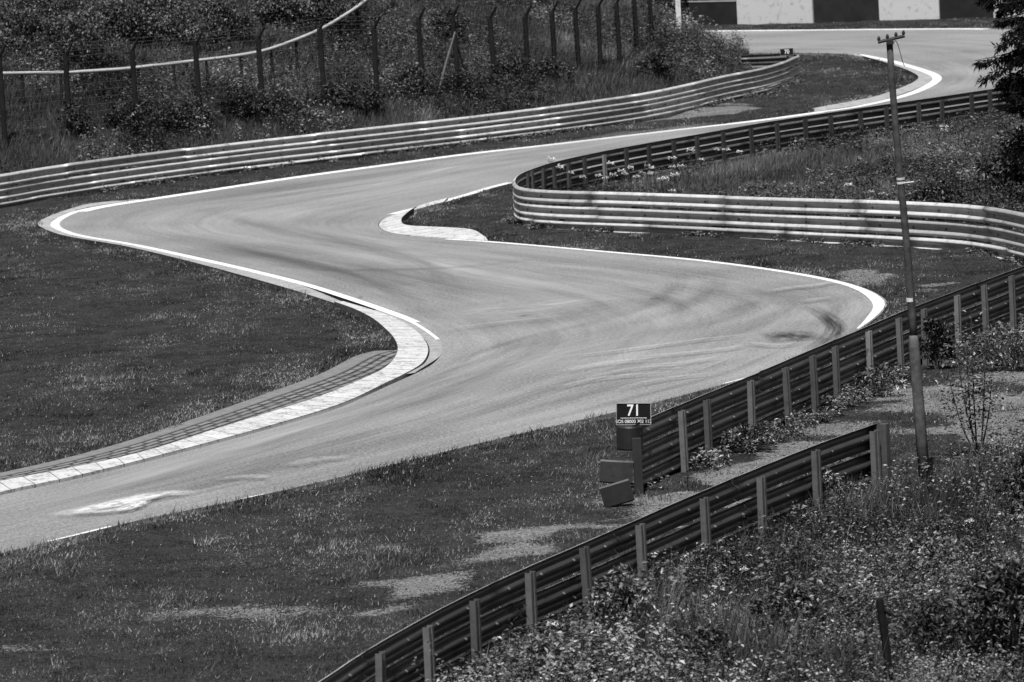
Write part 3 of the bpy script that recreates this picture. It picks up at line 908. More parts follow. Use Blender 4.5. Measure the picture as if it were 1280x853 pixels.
def along(W, n, off_lo, off_hi, side):
    C = catmull(W[:, :2], 8); C = resample(C, step=0.2)
    N = offset_line(C, 1.0) - C
    i = rng.integers(0, len(C), n)
    o = rng.uniform(off_lo, off_hi, n) * side
    p = C[i] + N[i] * o[:, None] + rng.normal(0, 0.06, (n, 2))
    return p[:, 0], p[:, 1]


def rail_side(W, toward):
    """+1 if the point 'toward' lies on the left of the line"""
    C = catmull(W[:, :2], 8); j = np.argmin(np.linalg.norm(C - toward, axis=1)); j = min(max(j, 1), len(C) - 2)
    t = C[j + 1] - C[j - 1]; d = toward - C[j]
    return 1 if t[0] * d[1] - t[1] * d[0] > 0 else -1


sA = rail_side(WA, flat(1100, 560)[:2]); sB = rail_side(WB, flat(900, 800)[:2])
Vs, Fs, Ts, o_ = [], [], [], 0
for W, sd, n, lo, hi, hh in ((WA, sA, 700, 0.1, 0.5, 0.22), (WB, sB, 500, 0.15, 0.5, 0.30), (W_left, 1, 900, -0.3, 0.1, 0.12), (WF, rail_side(WF, flat(900, 330)[:2]), 700, -0.05, 0.25, 0.10)):
    X, Y = along(W, n, lo, hi, sd)
    k = (Y > 55) & (Y < 200)
    X, Y = X[k], Y[k]
    keepn = fbm(X * 0.8, Y * 0.8, 101, 2) > 0.45
    X, Y = X[keepn], Y[keepn]; n = len(X)
    V, Fc, tn = weeds(roots(X, Y), rng.uniform(0.5, 1.3, n) * hh, rng.uniform(0.05, 0.14, n), 22, rng.uniform(0.035, 0.08, n), np.clip(rng.normal(0.4, 0.2, n), 0, 1))
    Vs.append(V); Fs.append(Fc + o_); Ts.append(tn); o_ += len(V)
g = obj('verge_weeds', mesh_data('verge_weeds', np.vstack(Vs), np.vstack(Fs), MT['weed'], False, np.concatenate(Ts))); g['kind'] = 'stuff'

# inside the hairpin ------------------------------------------------------
def hair_keep(X, Y):
    return look(mz_hair, X, Y) & (np.abs(X) < 0.105 * Y + 3.0)


bxh = (-2, 18, 95, 170)
X, Y = scatter(bxh, 520000, hair_keep)
P = roots(X, Y)
h = rng.uniform(0.08, 0.22, len(X)) * (0.5 + 0.95 * fbm(X * 0.45, Y * 0.3, 111, 3))
V, Fl, n = blades(P, h, rng.uniform(0.012, 0.024, len(X)), 0.6, 1)
tn = np.clip(0.5 + 1.3 * (fbm(X * 0.6, Y * 0.3, 112, 4) - 0.5) + rng.normal(0, 0.17, n), 0, 1)
g = obj('meadow_grass', mesh_data('meadow_grass', V, Fl, MT['lawn'], False, tn)); g['kind'] = 'stuff'
front_line = catmull(WF[:, :2], 6)
X, Y = scatter(bxh, 24000, lambda X, Y: hair_keep(X, Y) & (rng.uniform(0, 1, X.shape) < np.clip(3.0 * (fbm(X * 0.5, Y * 0.35, 115, 3) - 0.42) + 1.0 * np.exp(-pdist(X, Y, front_line) / 3.2) + sstep(1190, 1290, CX + F * X / Y) * 0.5, 0, 1)))
P = roots(X, Y); n = len(X)
h = rng.uniform(0.2, 0.65, n) * np.where(pdist(X, Y, front_line) < 3.5, 1.35, 0.7) * (0.6 + 0.5 * sstep(760, 1000, CX + F * X / Y))
V, Fc, tn = weeds(P, h, rng.uniform(0.12, 0.30, n), 36, rng.uniform(0.045, 0.095, n), np.clip(0.28 + 1.6 * (fbm(X * 0.6, Y * 0.35, 116, 3) - 0.5) - 0.14 * np.exp(-pdist(X, Y, front_line) / 2.5) + rng.normal(0, 0.18, n), 0, 1))
g = obj('meadow_weeds', mesh_data('meadow_weeds', V, Fc, MT['hill'], False, tn)); g['kind'] = 'stuff'

# the bank ----------------------------------------------------------------
def hill_keep(X, Y):
    return look(m_hill, X, Y) & (np.abs(X) < 0.102 * Y + 3.5)


bxb = (-22, 9, 120, 186)
X, Y = scatter(bxb, 1500000, lambda X, Y: hill_keep(X, Y) & (rng.uniform(0, 1, X.shape) < 0.5))
P = roots(X, Y)
h = rng.uniform(0.10, 0.32, len(X)) * (0.5 + 0.9 * fbm(X * 0.5, Y * 0.4, 121, 3))
V, Fl, n = blades(P, h, rng.uniform(0.014, 0.03, len(X)), 0.65, 1)
tn = np.clip(0.40 + 1.3 * (fbm(X * 0.5, Y * 0.35, 122, 4) - 0.5) + rng.normal(0, 0.18, n), 0, 1)
g = obj('bank_grass', mesh_data('bank_grass', V, Fl, MT['hillgrass'], False, tn)); g['kind'] = 'stuff'
hw = fbm(MX * 0.35, MY * 0.28, 125, 4)
X, Y = scatter(bxb, 60000, lambda X, Y: hill_keep(X, Y) & (pdist(X, Y, rail_ext) > 0.5) & (rng.uniform(0, 1, X.shape) < np.clip(3.4 * (look(hw, X, Y) - 0.40), 0.03, 1)))
P = roots(X, Y); n = len(X)
h = rng.uniform(0.25, 0.8, n) * (0.4 + 1.0 * look(hw, X, Y)) * sstep(0.2, 2.5, pdist(X, Y, rail_ext))
V, Fc, tn = weeds(P, h + 0.08, rng.uniform(0.12, 0.30, n), 34, rng.uniform(0.045, 0.095, n), np.clip(0.29 + 2.2 * (fbm(X * 0.7, Y * 0.5, 126, 3) - 0.5) + rng.normal(0, 0.2, n), 0, 1))
g = obj('bank_weeds', mesh_data('bank_weeds', V, Fc, MT['hill'], False, tn)); g['kind'] = 'stuff'

# ------------------------------------------------------------------ bushes, saplings, trees as things
def bush(name, label, cat, px, height, rad, n, L, mat='bush', tb=0.4, group=None, stems=5, squash=1.0, holes=0.35, base=None):
    B = hit(*px) if base is None else np.asarray(base)
    root = empty(name, B)
    tag(root, label, cat, group)
    mb = MB()
    tips = []
    for k in range(stems):
        a = rng.uniform(0, 6.28); r = rad * rng.uniform(0.25, 0.8)
        tip = np.array([math.cos(a) * r, math.sin(a) * r * squash, height * rng.uniform(0.65, 0.98)])
        m = tip * 0.5 + rng.normal(0, 0.05, 3) * height; m[2] = tip[2] * 0.5
        pts = catmull(np.array([[0, 0, -0.05], m, tip]), 4)
        mb.tube(pts, np.linspace(0.018, 0.005, len(pts)) * max(height, 0.6), 5); tips.append(pts)
    mb.build('stem', MT['stem'], root)
    # leaf clumps of uneven size through the volume
    nc = max(6, int(n / 60))
    cz = rng.uniform(0.12, 1.0, nc) ** 0.8
    env = np.sin(np.clip(cz, 0, 1) * math.pi * 0.82 + 0.35)
    ca = rng.uniform(0, 6.28, nc); crr = rad * env * np.sqrt(rng.uniform(0.05, 1, nc))
    C = np.stack([np.cos(ca) * crr, np.sin(ca) * crr * squash, cz * height * 0.93], 1)
    cs = rng.uniform(0.12, 0.34, nc) * rad
    j = rng.integers(0, nc, n)
    off = unit(rng.normal(0, 1, (n, 3))) * (rng.uniform(0, 1, n) ** 0.45)[:, None] * cs[j][:, None]
    P = C[j] + off * np.array([1.15, 1.15, 0.8])
    P[:, 2] = np.maximum(P[:, 2], 0.02)
    D = unit(off + rng.normal(0, 0.5 * rad * 0.3, (n, 3)) + np.array([0, 0, -0.02]))
    ls = L * rng.uniform(0.6, 1.25, n)
    V, Fc = leaves(P, D, ls, ls * rng.uniform(0.4, 0.62, n))
    tn = np.clip(tb + rng.normal(0, 0.2, nc)[j] + rng.normal(0, 0.15, n), 0, 1)
    obj('foliage', mesh_data('foliage', V, Fc, MT[mat], False, np.repeat(tn, 2)), root)
    return root


# hillside bushes
HB = [((25, 52), 1.5, 1.3, 'dark round bush at the left end of the bank, above the white tube rail'),
      ((92, 60), 1.7, 1.4, 'wide dark bush on the bank behind the second tall fence post from the left'),
      ((150, 34), 1.4, 1.2, 'bush high on the bank between the second and third tall fence posts from the left'),
      ((215, 40), 1.6, 1.5, 'broad leafy bush above the white tube rail, between the third and fourth tall fence posts'),
      ((275, 30), 1.5, 1.3, 'bush with black gaps on the upper bank, just left of the fifth tall fence post'),
      ((345, 20), 1.6, 1.4, 'tall dark bush above the spot where the white tube rail starts to climb'),
      ((60, 12), 1.6, 1.6, 'bush at the top left corner of the bank'),
      ((190, 6), 1.5, 1.4, 'bush at the top of the bank above the third tall fence post from the left'),
      ((410, 2), 1.4, 1.2, 'dark bush left of the rising upper end of the white tube rail'),
      ((560, 22), 1.2, 0.9, 'bush beside the leaning pale stake')]
for px, hgt, rd, lb in HB:
    bush('bank_bush', lb, 'bush', (px[0], px[1] + rng.uniform(12, 34)), hgt * rng.uniform(0.5, 0.8), rd * rng.uniform(0.7, 1.0), 4600, 0.095, 'bush', 0.42, 'bushes on the upper bank', 6, 0.8)
LB = [((95, 168), 'low dark bush at the foot of the second tall fence post'), ((160, 165), 'low dark bush between the second and third tall fence posts, close to the guardrail'), ((205, 160), 'low dark bush right of the third tall fence post'),
      ((240, 158), 'low dark bush at the foot of the fourth tall fence post'), ((300, 148), 'low dark bush between the fourth and fifth tall fence posts'), ((345, 146), 'low dark bush right of the fifth tall fence post'),
      ((420, 134), 'low dark bush at the foot of the sixth tall fence post'), ((455, 138), 'low dark bush just left of the seventh tall fence post'), ((520, 122), 'low dark bush under the leaning pale stake'),
      ((580, 118), 'low dark bush at the foot of the braced fence post'), ((640, 106), 'low dark bush in the middle of the bank beyond the guardrail'), ((690, 100), 'low dark bush where the tall fence posts stand closest together'), ((820, 95), 'low bush near the pale post at the end of the fence')]
for px, lb in LB:
    bush('bank_bush', lb, 'bush', px, rng.uniform(0.5, 0.85), rng.uniform(0.5, 0.85), 1900, 0.08, 'bush', 0.20, 'low bushes along the fence', 4)

# shrubs and plants in front
bush('shrub', 'dark shrub against the rail right behind the utility pole', 'shrub', (1172, 462), 0.85, 0.33, 1500, 0.07, 'bush', 0.12, None, 5)
bush('bramble', 'low bramble with pale leaves climbing the rail just right of the marker sign 71 posts', 'bush', (938, 566), 0.42, 0.42, 900, 0.065, 'weed', 0.35, None, 5)
bush('bramble', 'small bramble at the rail foot left of the utility pole', 'bush', (1100, 497), 0.5, 0.36, 800, 0.06, 'weed', 0.3, None, 5)
bush('shrub', 'leafy shrub behind the sapling, against the rail at the right edge', 'shrub', (1262, 462), 0.62, 0.75, 2200, 0.06, 'weed', 0.3, None, 6)
bush('shrub', 'dense dark shrub in the bottom right corner of the slope', 'shrub', (1262, 850), 1.25, 0.62, 3600, 0.085, 'bush', 0.25, None, 7)
bush('shrub', 'dark shrub at the right edge beside the grass, below the sapling', 'shrub', (1290, 660), 1.0, 0.42, 2200, 0.07, 'bush', 0.2, None, 6)
bush('shrub', 'rounded shrub with pale leaf tops in the slope between the pole and the broken stake', 'shrub', (1165, 725), 0.55, 0.5, 1800, 0.075, 'weed', 0.42, None, 6)
bush('shrub', 'dark leafy shrub hiding the foot of the lower rail under its end', 'shrub', (1030, 640), 0.5, 0.42, 1500, 0.06, 'weed', 0.28, None, 6)
bush('shrub', 'tall leafy shrub growing against the lower guardrail, reaching its top beam', 'shrub', (775, 800), 0.85, 0.36, 1400, 0.075, 'weed', 0.45, None, 7)
bush('shrub', 'bright leafy shrub at the bottom edge in front of the lower rail', 'shrub', (690, 862), 0.55, 0.48, 1700, 0.08, 'weed', 0.5, None, 7)
bush('shrub', 'black-gapped shrub under the middle of the lower guardrail', 'shrub', (905, 725), 0.45, 0.45, 1500, 0.06, 'bush', 0.2, None, 6)
bush('shrub', 'wide low dark shrub just right of the broken stake', 'shrub', (1168, 815), 0.55, 0.5, 2000, 0.07, 'bush', 0.22, None, 6)
bush('shrub', 'spindly shrub at the bottom edge left of the broken stake', 'shrub', (880, 850), 0.6, 0.42, 1500, 0.065, 'bush', 0.3, None, 7)
bush('shrub', 'dark shrub left of the broken stake', 'shrub', (985, 800), 0.62, 0.45, 1800, 0.07, 'bush', 0.25, None, 6)
bush('shrub', 'dark shrub growing round the foot of the spruce inside the hairpin', 'shrub', (1288, 252), 1.5, 1.1, 3200, 0.12, 'bush', 0.16, None, 6)
bush('shrub', 'low dark shrub inside the hairpin close behind the bright rail near the utility pole', 'shrub', (1175, 296), 1.0, 0.8, 1800, 0.11, 'bush', 0.16, None, 6)

for px, lb in (((915, 284), 'low dark bush close behind the bright hairpin rail, furthest from the utility pole'), ((1010, 288), 'low dark bush close behind the middle of the bright hairpin rail'), ((1085, 292), 'low dark bush behind the hairpin rail, just left of the utility pole'), ((1230, 302), 'low dark bush behind the hairpin rail where it starts to bend down at the right')):
    bush('low_bush', lb, 'bush', px, rng.uniform(0.5, 0.8), rng.uniform(0.6, 0.9), 1900, 0.075, 'bush', 0.22, 'low bushes behind the hairpin rail', 5)

# sapling
B = hit(1224, 572)
sap = tag(empty('sapling', B), 'thin young tree with bare stems and leaves near the top, beside the utility pole', 'sapling')
sB_ = scale_at(B)
mb = MB(); Pl = []
for (x1, y1, x2, y2) in ((-14, 60, -22, 150), (-4, 80, -2, 185), (8, 70, 16, 165), (-20, 40, -34, 105), (14, 50, 20, 100), (-9, 70, -10, 140)):
    a = np.array([x1 / sB_, rng.normal(0, .08), y1 / sB_]); b = np.array([x2 / sB_, rng.normal(0, .15), y2 / sB_])
    pts = catmull(np.array([[rng.normal(0, .04), rng.normal(0, .04), -0.05], a, b]), 6)
    mb.tube(pts, np.linspace(0.016, 0.005, len(pts)), 5)
    t = rng.uniform(0.42, 1.0, 190); t = np.where(rng.uniform(0, 1, 190) < 0.2, rng.uniform(0.2, 1, 190), t)
    idx = t * (len(pts) - 1)
    Pl.append(np.stack([np.interp(idx, np.arange(len(pts)), pts[:, k]) for k in range(3)], 1) + rng.normal(0, 1, (190, 3)) * np.array([0.15, 0.15, 0.08]))
mb.build('stem', MT['stem'], sap)
Pl = np.vstack(Pl); n = len(Pl)
D = unit(rng.normal(0, 1, (n, 3)) * np.array([1, 1, 0.35])); ls = rng.uniform(0.04, 0.085, n)
V, Fc = leaves(Pl, D, ls, ls * 0.6)
obj('foliage', mesh_data('foliage', V, Fc, MT['weed'], False, np.repeat(np.clip(rng.normal(0.4, 0.28, n), 0, 1), 2)), sap)

# white umbels
mb = MB(); mb.tube([[0, 0, -0.03], [0.02, 0.01, 0.25], [0.03, 0, 0.5]], [0.006, 0.005, 0.004], 5)
for k in range(7):
    a = k * 0.9; mb.tube([[0.03, 0, 0.5], [0.03 + 0.05 * math.cos(a), 0.05 * math.sin(a), 0.56]], [0.002, 0.002], 4)
me_st = mb.build('stem', MT['stem']); me_stem = me_st.data; bpy.data.objects.remove(me_st)
n = 60
a = rng.uniform(0, 6.28, n); r = 0.085 * np.sqrt(rng.uniform(0, 1, n))
r = r * 0.7; P = np.stack([0.03 + np.cos(a) * r, np.sin(a) * r, 0.585 - 7 * r * r + rng.normal(0, .014, n)], 1)
D = unit(np.stack([np.cos(a), np.sin(a), rng.uniform(-.1, .5, n)], 1))
V, Fc = leaves(P, D, np.full(n, 0.022), np.full(n, 0.02), 0.3)
me_head = mesh_data('flower_head', V, Fc, MT['flower'])


def umbel(px, sc, label, group, base=None):
    b = hit(*px)
    o = tag(empty('umbel_flower', b), label, 'flower', group)
    o.scale = (sc, sc, sc * rng.uniform(0.85, 1.1)); o.rotation_euler = (rng.normal(0, .08), rng.normal(0, .08), rng.uniform(0, 6.28))
    obj('stem', me_stem, o); obj('flower_head', me_head, o)


for px in [(690, 238), (702, 243), (716, 243), (735, 242), (748, 240), (757, 246), (765, 238), (771, 246), (778, 240), (784, 247), (789, 236), (796, 243), (803, 240), (812, 236), (818, 242), (826, 234), (840, 232), (848, 226), (858, 230), (868, 222), (880, 220), (893, 214), (905, 214), (925, 208),
           (825, 258), (836, 258), (846, 259), (856, 257), (1175, 190), (1182, 188), (1088, 262), (1102, 264), (1070, 262)]:
    umbel((px[0], px[1] + 11), rng.uniform(1.05, 1.5), 'white umbel flower growing inside the hairpin between its two guardrails', 'white umbels inside the hairpin')
for px in [(1032, 610), (1052, 616), (895, 680), (868, 694), (1010, 640), (1082, 650), (762, 792), (1215, 700), (690, 838), (930, 760)]:
    umbel(px, rng.uniform(0.75, 1.0), 'white umbel flower in the weeds on the near side of the lower guardrail', 'white umbels by the lower guardrail')


# spruce -------------------------------------------------------------------
B = hit(1324, 262)
spr = tag(empty('spruce_tree', B), 'dark spruce with drooping needled branches at the top right edge', 'tree')
mb = MB(); mb.tube([[0, 0, -0.2], [0.05, 0, 3], [0, 0.05, 10.4]], [0.16, 0.12, 0.02], 8); mb.build('trunk', MT['bark'], spr)
Vs, Ts = [], []
mbb = MB(); o_ = 0; Fs = []
for z in np.arange(2.1, 10.3, 0.13):
    for k in range(3):
        a = rng.uniform(0, 6.28); Lb = (10.5 - z) * 0.215 * rng.uniform(0.35, 1.15)
        if z < 2.7: Lb *= 0.72
        d = np.array([math.cos(a), math.sin(a), 0])
        t = np.linspace(0, 1, 7)
        br = d * (Lb * t)[:, None] + np.stack([0 * t, 0 * t, z + 0.12 * Lb * np.sin(t * 2.2) - rng.uniform(0.2, 0.6) * Lb * t ** 1.6 + 0.16 * Lb * t ** 4], 1)
        mbb.tube(br, np.linspace(0.022, 0.004, 7), 4, False)
        m = int(380 * Lb)
        tt = rng.uniform(0.12, 1, m)
        P = np.stack([np.interp(tt * 6, np.arange(7), br[:, c]) for c in range(3)], 1)
        sd = np.cross(d, [0, 0, 1.0]); w = (0.30 * Lb * (1 - tt) + 0.1) * rng.uniform(-1, 1, m)
        P = P + sd * w[:, None] + d * (np.abs(w) * 0.5)[:, None]; P[:, 2] -= np.abs(w) * 0.35 + rng.uniform(0, 0.12, m)
        D = unit(d * 0.6 + sd * np.sign(w)[:, None] * 0.5 + rng.normal(0, 0.5, (m, 3)) - np.array([0, 0, 0.6]))
        ls = rng.uniform(0.07, 0.17, m)
        V, Fc = leaves(P, D, ls, ls * 0.24, 0.2)
        Vs.append(V); Fs.append(Fc + o_); o_ += len(V); Ts.append(np.repeat(np.clip(rng.normal(0.35, 0.25, m), 0, 1), 2))
mbb.build('branch', MT['bark'], spr)
obj('crown', mesh_data('crown', np.vstack(Vs), np.vstack(Fs), MT['spruce'], False, np.concatenate(Ts)), spr)

# ------------------------------------------------------------------ guard rails
_q = np.array([0.155, 0.150, 0.140, 0.127, 0.112, 0.098, 0.084, 0.070, 0.056, 0.042, 0.028, 0.014])
_q = np.concatenate([_q, [0.0], -_q[::-1]])
WP = np.stack([_q, 0.0415 * (1 + np.cos(2 * math.pi * (np.abs(_q) - 0.098) / 0.196))], 1)
WP[0, 1] -= 0.010; WP[-1, 1] -= 0.010
WPB = WP.copy(); WPB[:, 1] -= 0.007
LOOP = np.vstack([WP, WPB[::-1]])
POST = np.array([(-0.062, 0), (-0.062, 0.058), (-0.054, 0.058), (-0.054, 0.009), (0.054, 0.009), (0.054, 0.058), (0.062, 0.058), (0.062, 0), (0.022, 0), (0.014, 0.008), (-0.014, 0.008), (-0.022, 0)])


def guardrail(root, W, back, posts, mat, back_mat, post_mat='post', pale=(), sec=4.0, bolts=True, post_w=1.0, nbeam=3, footing=None, postdrop=0.10, wob=0.003, shift=0.0):
    C = catmull(W, 10)
    C = resample(C, step=0.22)
    s = arclen(C)
    N = offset_line(C[:, :2], 1.0) - C[:, :2]
    N = smooth_cols(N, 3); N /= np.linalg.norm(N, axis=1)[:, None]
    N = -N * back                                       # towards the traffic
    total = s[-1]
    for j in range(nbeam):
        cuts = [0.0]
        c = sec * (0.45 + 0.27 * j) + shift
        while c < total - 1.2:
            cuts.append(c); c += sec * rng.uniform(0.9, 1.1)
        cuts.append(total)
        for a, b in zip(cuts[:-1], cuts[1:]):
            ts = np.linspace(a, b + 0.001, max(3, int((b - a) / 0.3) + 2))
            px_ = np.stack([np.interp(ts, s, C[:, k]) for k in range(4)], 1)
            nn = np.stack([np.interp(ts, s, N[:, k]) for k in range(2)], 1); nn /= np.linalg.norm(nn, axis=1)[:, None]
            dp = 0.006 * ((ts - a) / (b - a)) + rng.normal(0, wob) * np.ones_like(ts)
            dent = np.convolve(rng.normal(0, 0.008, len(ts) + 4), np.ones(5) / 5, 'valid'); dent[0] = dent[-1] = 0
            un = px_[:, 3]
            zc = px_[:, 2] - un * (j + 0.5) + rng.normal(0, 0.004)
            sc = un * 0.90 / 0.31
            m = len(LOOP)
            V = np.zeros((len(ts), m, 3))
            V[:, :, 0] = px_[:, None, 0] + nn[:, None, 0] * (LOOP[None, :, 1] * 1.0 + (dp + dent)[:, None])
            V[:, :, 1] = px_[:, None, 1] + nn[:, None, 1] * (LOOP[None, :, 1] * 1.0 + (dp + dent)[:, None])
            V[:, :, 2] = zc[:, None] + LOOP[None, :, 0] * sc[:, None]
            mb = MB()
            q = [[i * m + k, i * m + (k + 1) % m, (i + 1) * m + (k + 1) % m, (i + 1) * m + k] for i in range(len(ts) - 1) for k in range(m)]
            if back > 0: q = [f[::-1] for f in q]
            ends = [[e * m + k, e * m + k + 1, e * m + m - 2 - k, e * m + m - 1 - k] for e in (0, len(ts) - 1) for k in range(len(WP) - 1)]
            mb.add(V.reshape(-1, 3), q + ends)
            if bolts:
                for tb in np.arange(a + 0.35, b, 1.0):
                    p = np.array([np.interp(tb, s, C[:, k]) for k in range(4)]); n2 = np.array([np.interp(tb, s, N[:, k]) for k in range(2)])
                    for dd, bs in ((-0.008, 0.022), (0.004, 0.045)):
                        M = np.array([[n2[0], -n2[1], 0], [n2[1], n2[0], 0], [0, 0, 1.0]])
                        mb.box([p[0] + n2[0] * dd, p[1] + n2[1] * dd, p[2] - p[3] * (j + 0.5)], (0.02, bs, bs), M)
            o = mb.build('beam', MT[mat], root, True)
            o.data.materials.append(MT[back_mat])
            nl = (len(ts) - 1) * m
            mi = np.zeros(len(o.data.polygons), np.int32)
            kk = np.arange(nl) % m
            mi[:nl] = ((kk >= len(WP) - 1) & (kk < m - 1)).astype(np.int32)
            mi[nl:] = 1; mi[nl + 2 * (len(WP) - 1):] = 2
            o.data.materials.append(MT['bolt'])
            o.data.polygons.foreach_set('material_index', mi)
    for px in posts:
        xs = np.array([proj([c[0], c[1], c[2]])[0] for c in C]) if not hasattr(guardrail, 'c') or guardrail.c[0] is not C else guardrail.c[1]
        guardrail.c = (C, xs)
        i = int(np.argmin(np.abs(xs - px)))
        i = min(max(i, 1), len(C) - 2)
        n2 = N[i]; t2 = np.array([n2[1], -n2[0]])
        b = np.array([C[i, 0] - n2[0] * 0.012, C[i, 1] - n2[1] * 0.012, -0.25])
        h = C[i, 2] - C[i, 3] * postdrop * 2 - b[2] + rng.normal(0, 0.012)
        mb = MB()
        az = np.array([rng.normal(0, 0.012), rng.normal(0, 0.012), 1.0])
        prof = POST * post_w
        ax = np.array([t2[0], t2[1], 0]); ay = -np.array([n2[0], n2[1], 0])
        prof2 = prof.copy(); prof2[:, 1] = 0.062 * post_w - prof2[:, 1]
        m = mb.prism(prof2, b, ax, ay, az, h)
        # cap
        mb.q.append(np.array([[m + 0, m + 1, m + 2, m + 3], [m + 0, m + 3, m + 10, m + 11], [m + 3, m + 4, m + 9, m + 10], [m + 4, m + 7, m + 8, m + 9], [m + 4, m + 5, m + 6, m + 7]]))
        mb.build('post', MT['post_pale' if px in pale else post_mat], root)
    if footing:
        a, b, hz = footing
        k = (np.arange(len(C)) >= int(a * len(C))) & (np.arange(len(C)) < int(b * len(C)))
        Cc = C[k]; Nn = N[k]
        A = Cc[:, :2] + Nn * 0.02; Bb = Cc[:, :2] - Nn * 0.25
        mb = MB()
        n = len(Cc)
        z1 = hz * (1 + 0.3 * (fbm(s[k] * 0.8, s[k] * 0, 7, 3) - 0.5))
        V = np.vstack([np.c_[A, np.full(n, -0.2)], np.c_[A, z1], np.c_[Bb, z1], np.c_[Bb, np.full(n, -0.2)]])
        i = np.arange(n - 1)
        mb.add(V, np.vstack([np.stack([r * n + i, (r + 1) * n + i, (r + 1) * n + i + 1, r * n + i + 1], 1) for r in range(3)]))
        mb.build('footing', MT['concrete'], root)
    return C, N


rt = tag(empty('guardrail', [*W_left[8, :2], 0]), 'long pale guardrail along the foot of the bank, curving to its end at marker 70', 'guardrail')
rt_loc = np.array(rt.location)


def reroot(root):
    """children were built in world coordinates; keep them there"""
    for c in list(root.children):
        c.location = -root.location


WLall = np.vstack([W_left, W_left_b[1:]])
guardrail(rt, WLall, 1, [150, 300, 450, 600, 750, 900], 'galv', 'galv_back', 'post', (), 4.0, True, 1.0, 3, (0.55, 0.93, 0.10))
reroot(rt)
rt2 = tag(empty('guardrail', [*WF[0, :2], 0]), 'triple guardrail bent round a tight hairpin, with posts on its inner side', 'guardrail')
Whp = np.vstack([WK[::-1], WF[1:]])
hp_posts = [656, 664, 675, 690, 707, 728, 753, 780, 808, 839, 870, 903, 936, 970, 1004, 1038, 1073, 1107, 1146, 1174, 1211, 1236, 1262, 1290]
# posts stand on the inner side of the back run: search only that half of the line
sK = rail_side(Whp, flat(900, 250)[:2])
C_, N_ = guardrail(rt2, Whp, sK, [], 'galv', 'galv_back', 'post', (), 3.8, True, 1.0, 3, (0.56, 0.98, 0.12))
half = WK[::-1]


def posts_only(root, W, back, posts, pale, post_mat='post', post_w=1.0):
    C = resample(catmull(W, 10), step=0.1)
    N = offset_line(C[:, :2], 1.0) - C[:, :2]; N = -N * back
    xs = np.array([proj([c[0], c[1], c[2]])[0] for c in C])
    for px in posts:
        i = min(max(int(np.argmin(np.abs(xs - px))), 1), len(C) - 2)
        n2 = N[i] / np.linalg.norm(N[i]); t2 = np.array([n2[1], -n2[0]])
        b = np.array([C[i, 0] - n2[0] * 0.012, C[i, 1] - n2[1] * 0.012, -0.25])
        h = C[i, 2] - C[i, 3] * 0.22 - b[2] + rng.normal(0, 0.015)
        mb = MB(); prof2 = POST * post_w; prof2[:, 1] = 0.062 * post_w - prof2[:, 1]
        az = np.array([rng.normal(0, 0.014), rng.normal(0, 0.014), 1.0])
        m = mb.prism(prof2, b, np.array([t2[0], t2[1], 0]), -np.array([n2[0], n2[1], 0]), az, h)
        mb.q.append(np.array([[m + 0, m + 1, m + 2, m + 3], [m + 0, m + 3, m + 10, m + 11], [m + 3, m + 4, m + 9, m + 10], [m + 4, m + 7, m + 8, m + 9], [m + 4, m + 5, m + 6, m + 7]]))
        mb.build('post', MT['post_pale' if px in pale else post_mat], root)


posts_only(rt2, WK[::-1], sK, hp_posts, (753,), 'post_dim')
posts_only(rt2, WF, rail_side(WF, flat(900, 250)[:2]), [700, 790, 890, 1000, 1110, 1230], ())
reroot(rt2)

rtA = tag(empty('guardrail', [*WA[0, :2], 0]), 'dark triple guardrail seen from behind, running from marker sign 71 to the right edge', 'guardrail')
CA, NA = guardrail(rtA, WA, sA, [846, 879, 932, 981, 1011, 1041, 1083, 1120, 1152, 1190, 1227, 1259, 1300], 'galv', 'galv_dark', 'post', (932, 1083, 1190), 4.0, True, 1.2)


def curved_plate(root, name, x0, y0, x1, y1, tilt, depth, bulge, mat, ref, ribs=False, lip=True):
    """a bent sheet seen broadside between survey corners, standing at the depth of point ref"""
    s = scale_at(ref)
    w = (x1 - x0) / s; h = (y1 - y0) / s
    cx, cy = (x0 + x1) / 2, (y0 + y1) / 2
    d = ray(cx, cy); t = ((np.asarray(ref) - CAM) @ fwd + depth) / (d @ fwd); c = CAM + d * t
    n = 13
    th = np.linspace(-1, 1, n)
    xx = th * w / 2; yy = bulge * th ** 2
    zz = np.array([h / 2, h / 2 - 0.03, 0.012, -0.012, -h / 2 + 0.03, -h / 2]) if ribs else np.array([h / 2, h / 2 - 0.02, -h / 2 + 0.02, -h / 2])
    pr = np.array([0.03, 0, 0.045, 0.045, 0, 0.03]) if ribs else np.array([0.02, 0, 0, 0.02])
    ca, sa = math.cos(tilt - RO), math.sin(tilt - RO)
    def grid(off):
        G = np.zeros((n, len(zz), 3))
        G[:, :, 0] = xx[:, None]; G[:, :, 1] = yy[:, None] + pr[None, :] + off; G[:, :, 2] = zz[None, :]
        x = G[:, :, 0] * ca - G[:, :, 2] * sa; z = G[:, :, 0] * sa + G[:, :, 2] * ca
        G[:, :, 0] = x; G[:, :, 2] = z
        return G.reshape(-1, 3) + c
    A = grid(0); Bk = grid(0.012)
    k = len(zz); m = n * k
    q = []
    for i in range(n - 1):
        for j in range(k - 1):
            q.append([i * k + j, i * k + j + 1, (i + 1) * k + j + 1, (i + 1) * k + j]); q.append([m + i * k + j, m + (i + 1) * k + j, m + (i + 1) * k + j + 1, m + i * k + j + 1])
        for j in (0, k - 1): q.append([i * k + j, (i + 1) * k + j, m + (i + 1) * k + j, m + i * k + j])
    for i in (0, n - 1):
        for j in range(k - 1): q.append([i * k + j, i * k + j + 1, m + i * k + j + 1, m + i * k + j])
    mb = MB(); mb.add(np.vstack([A, Bk]), q)
    return mb.build(name, MT[mat], root)


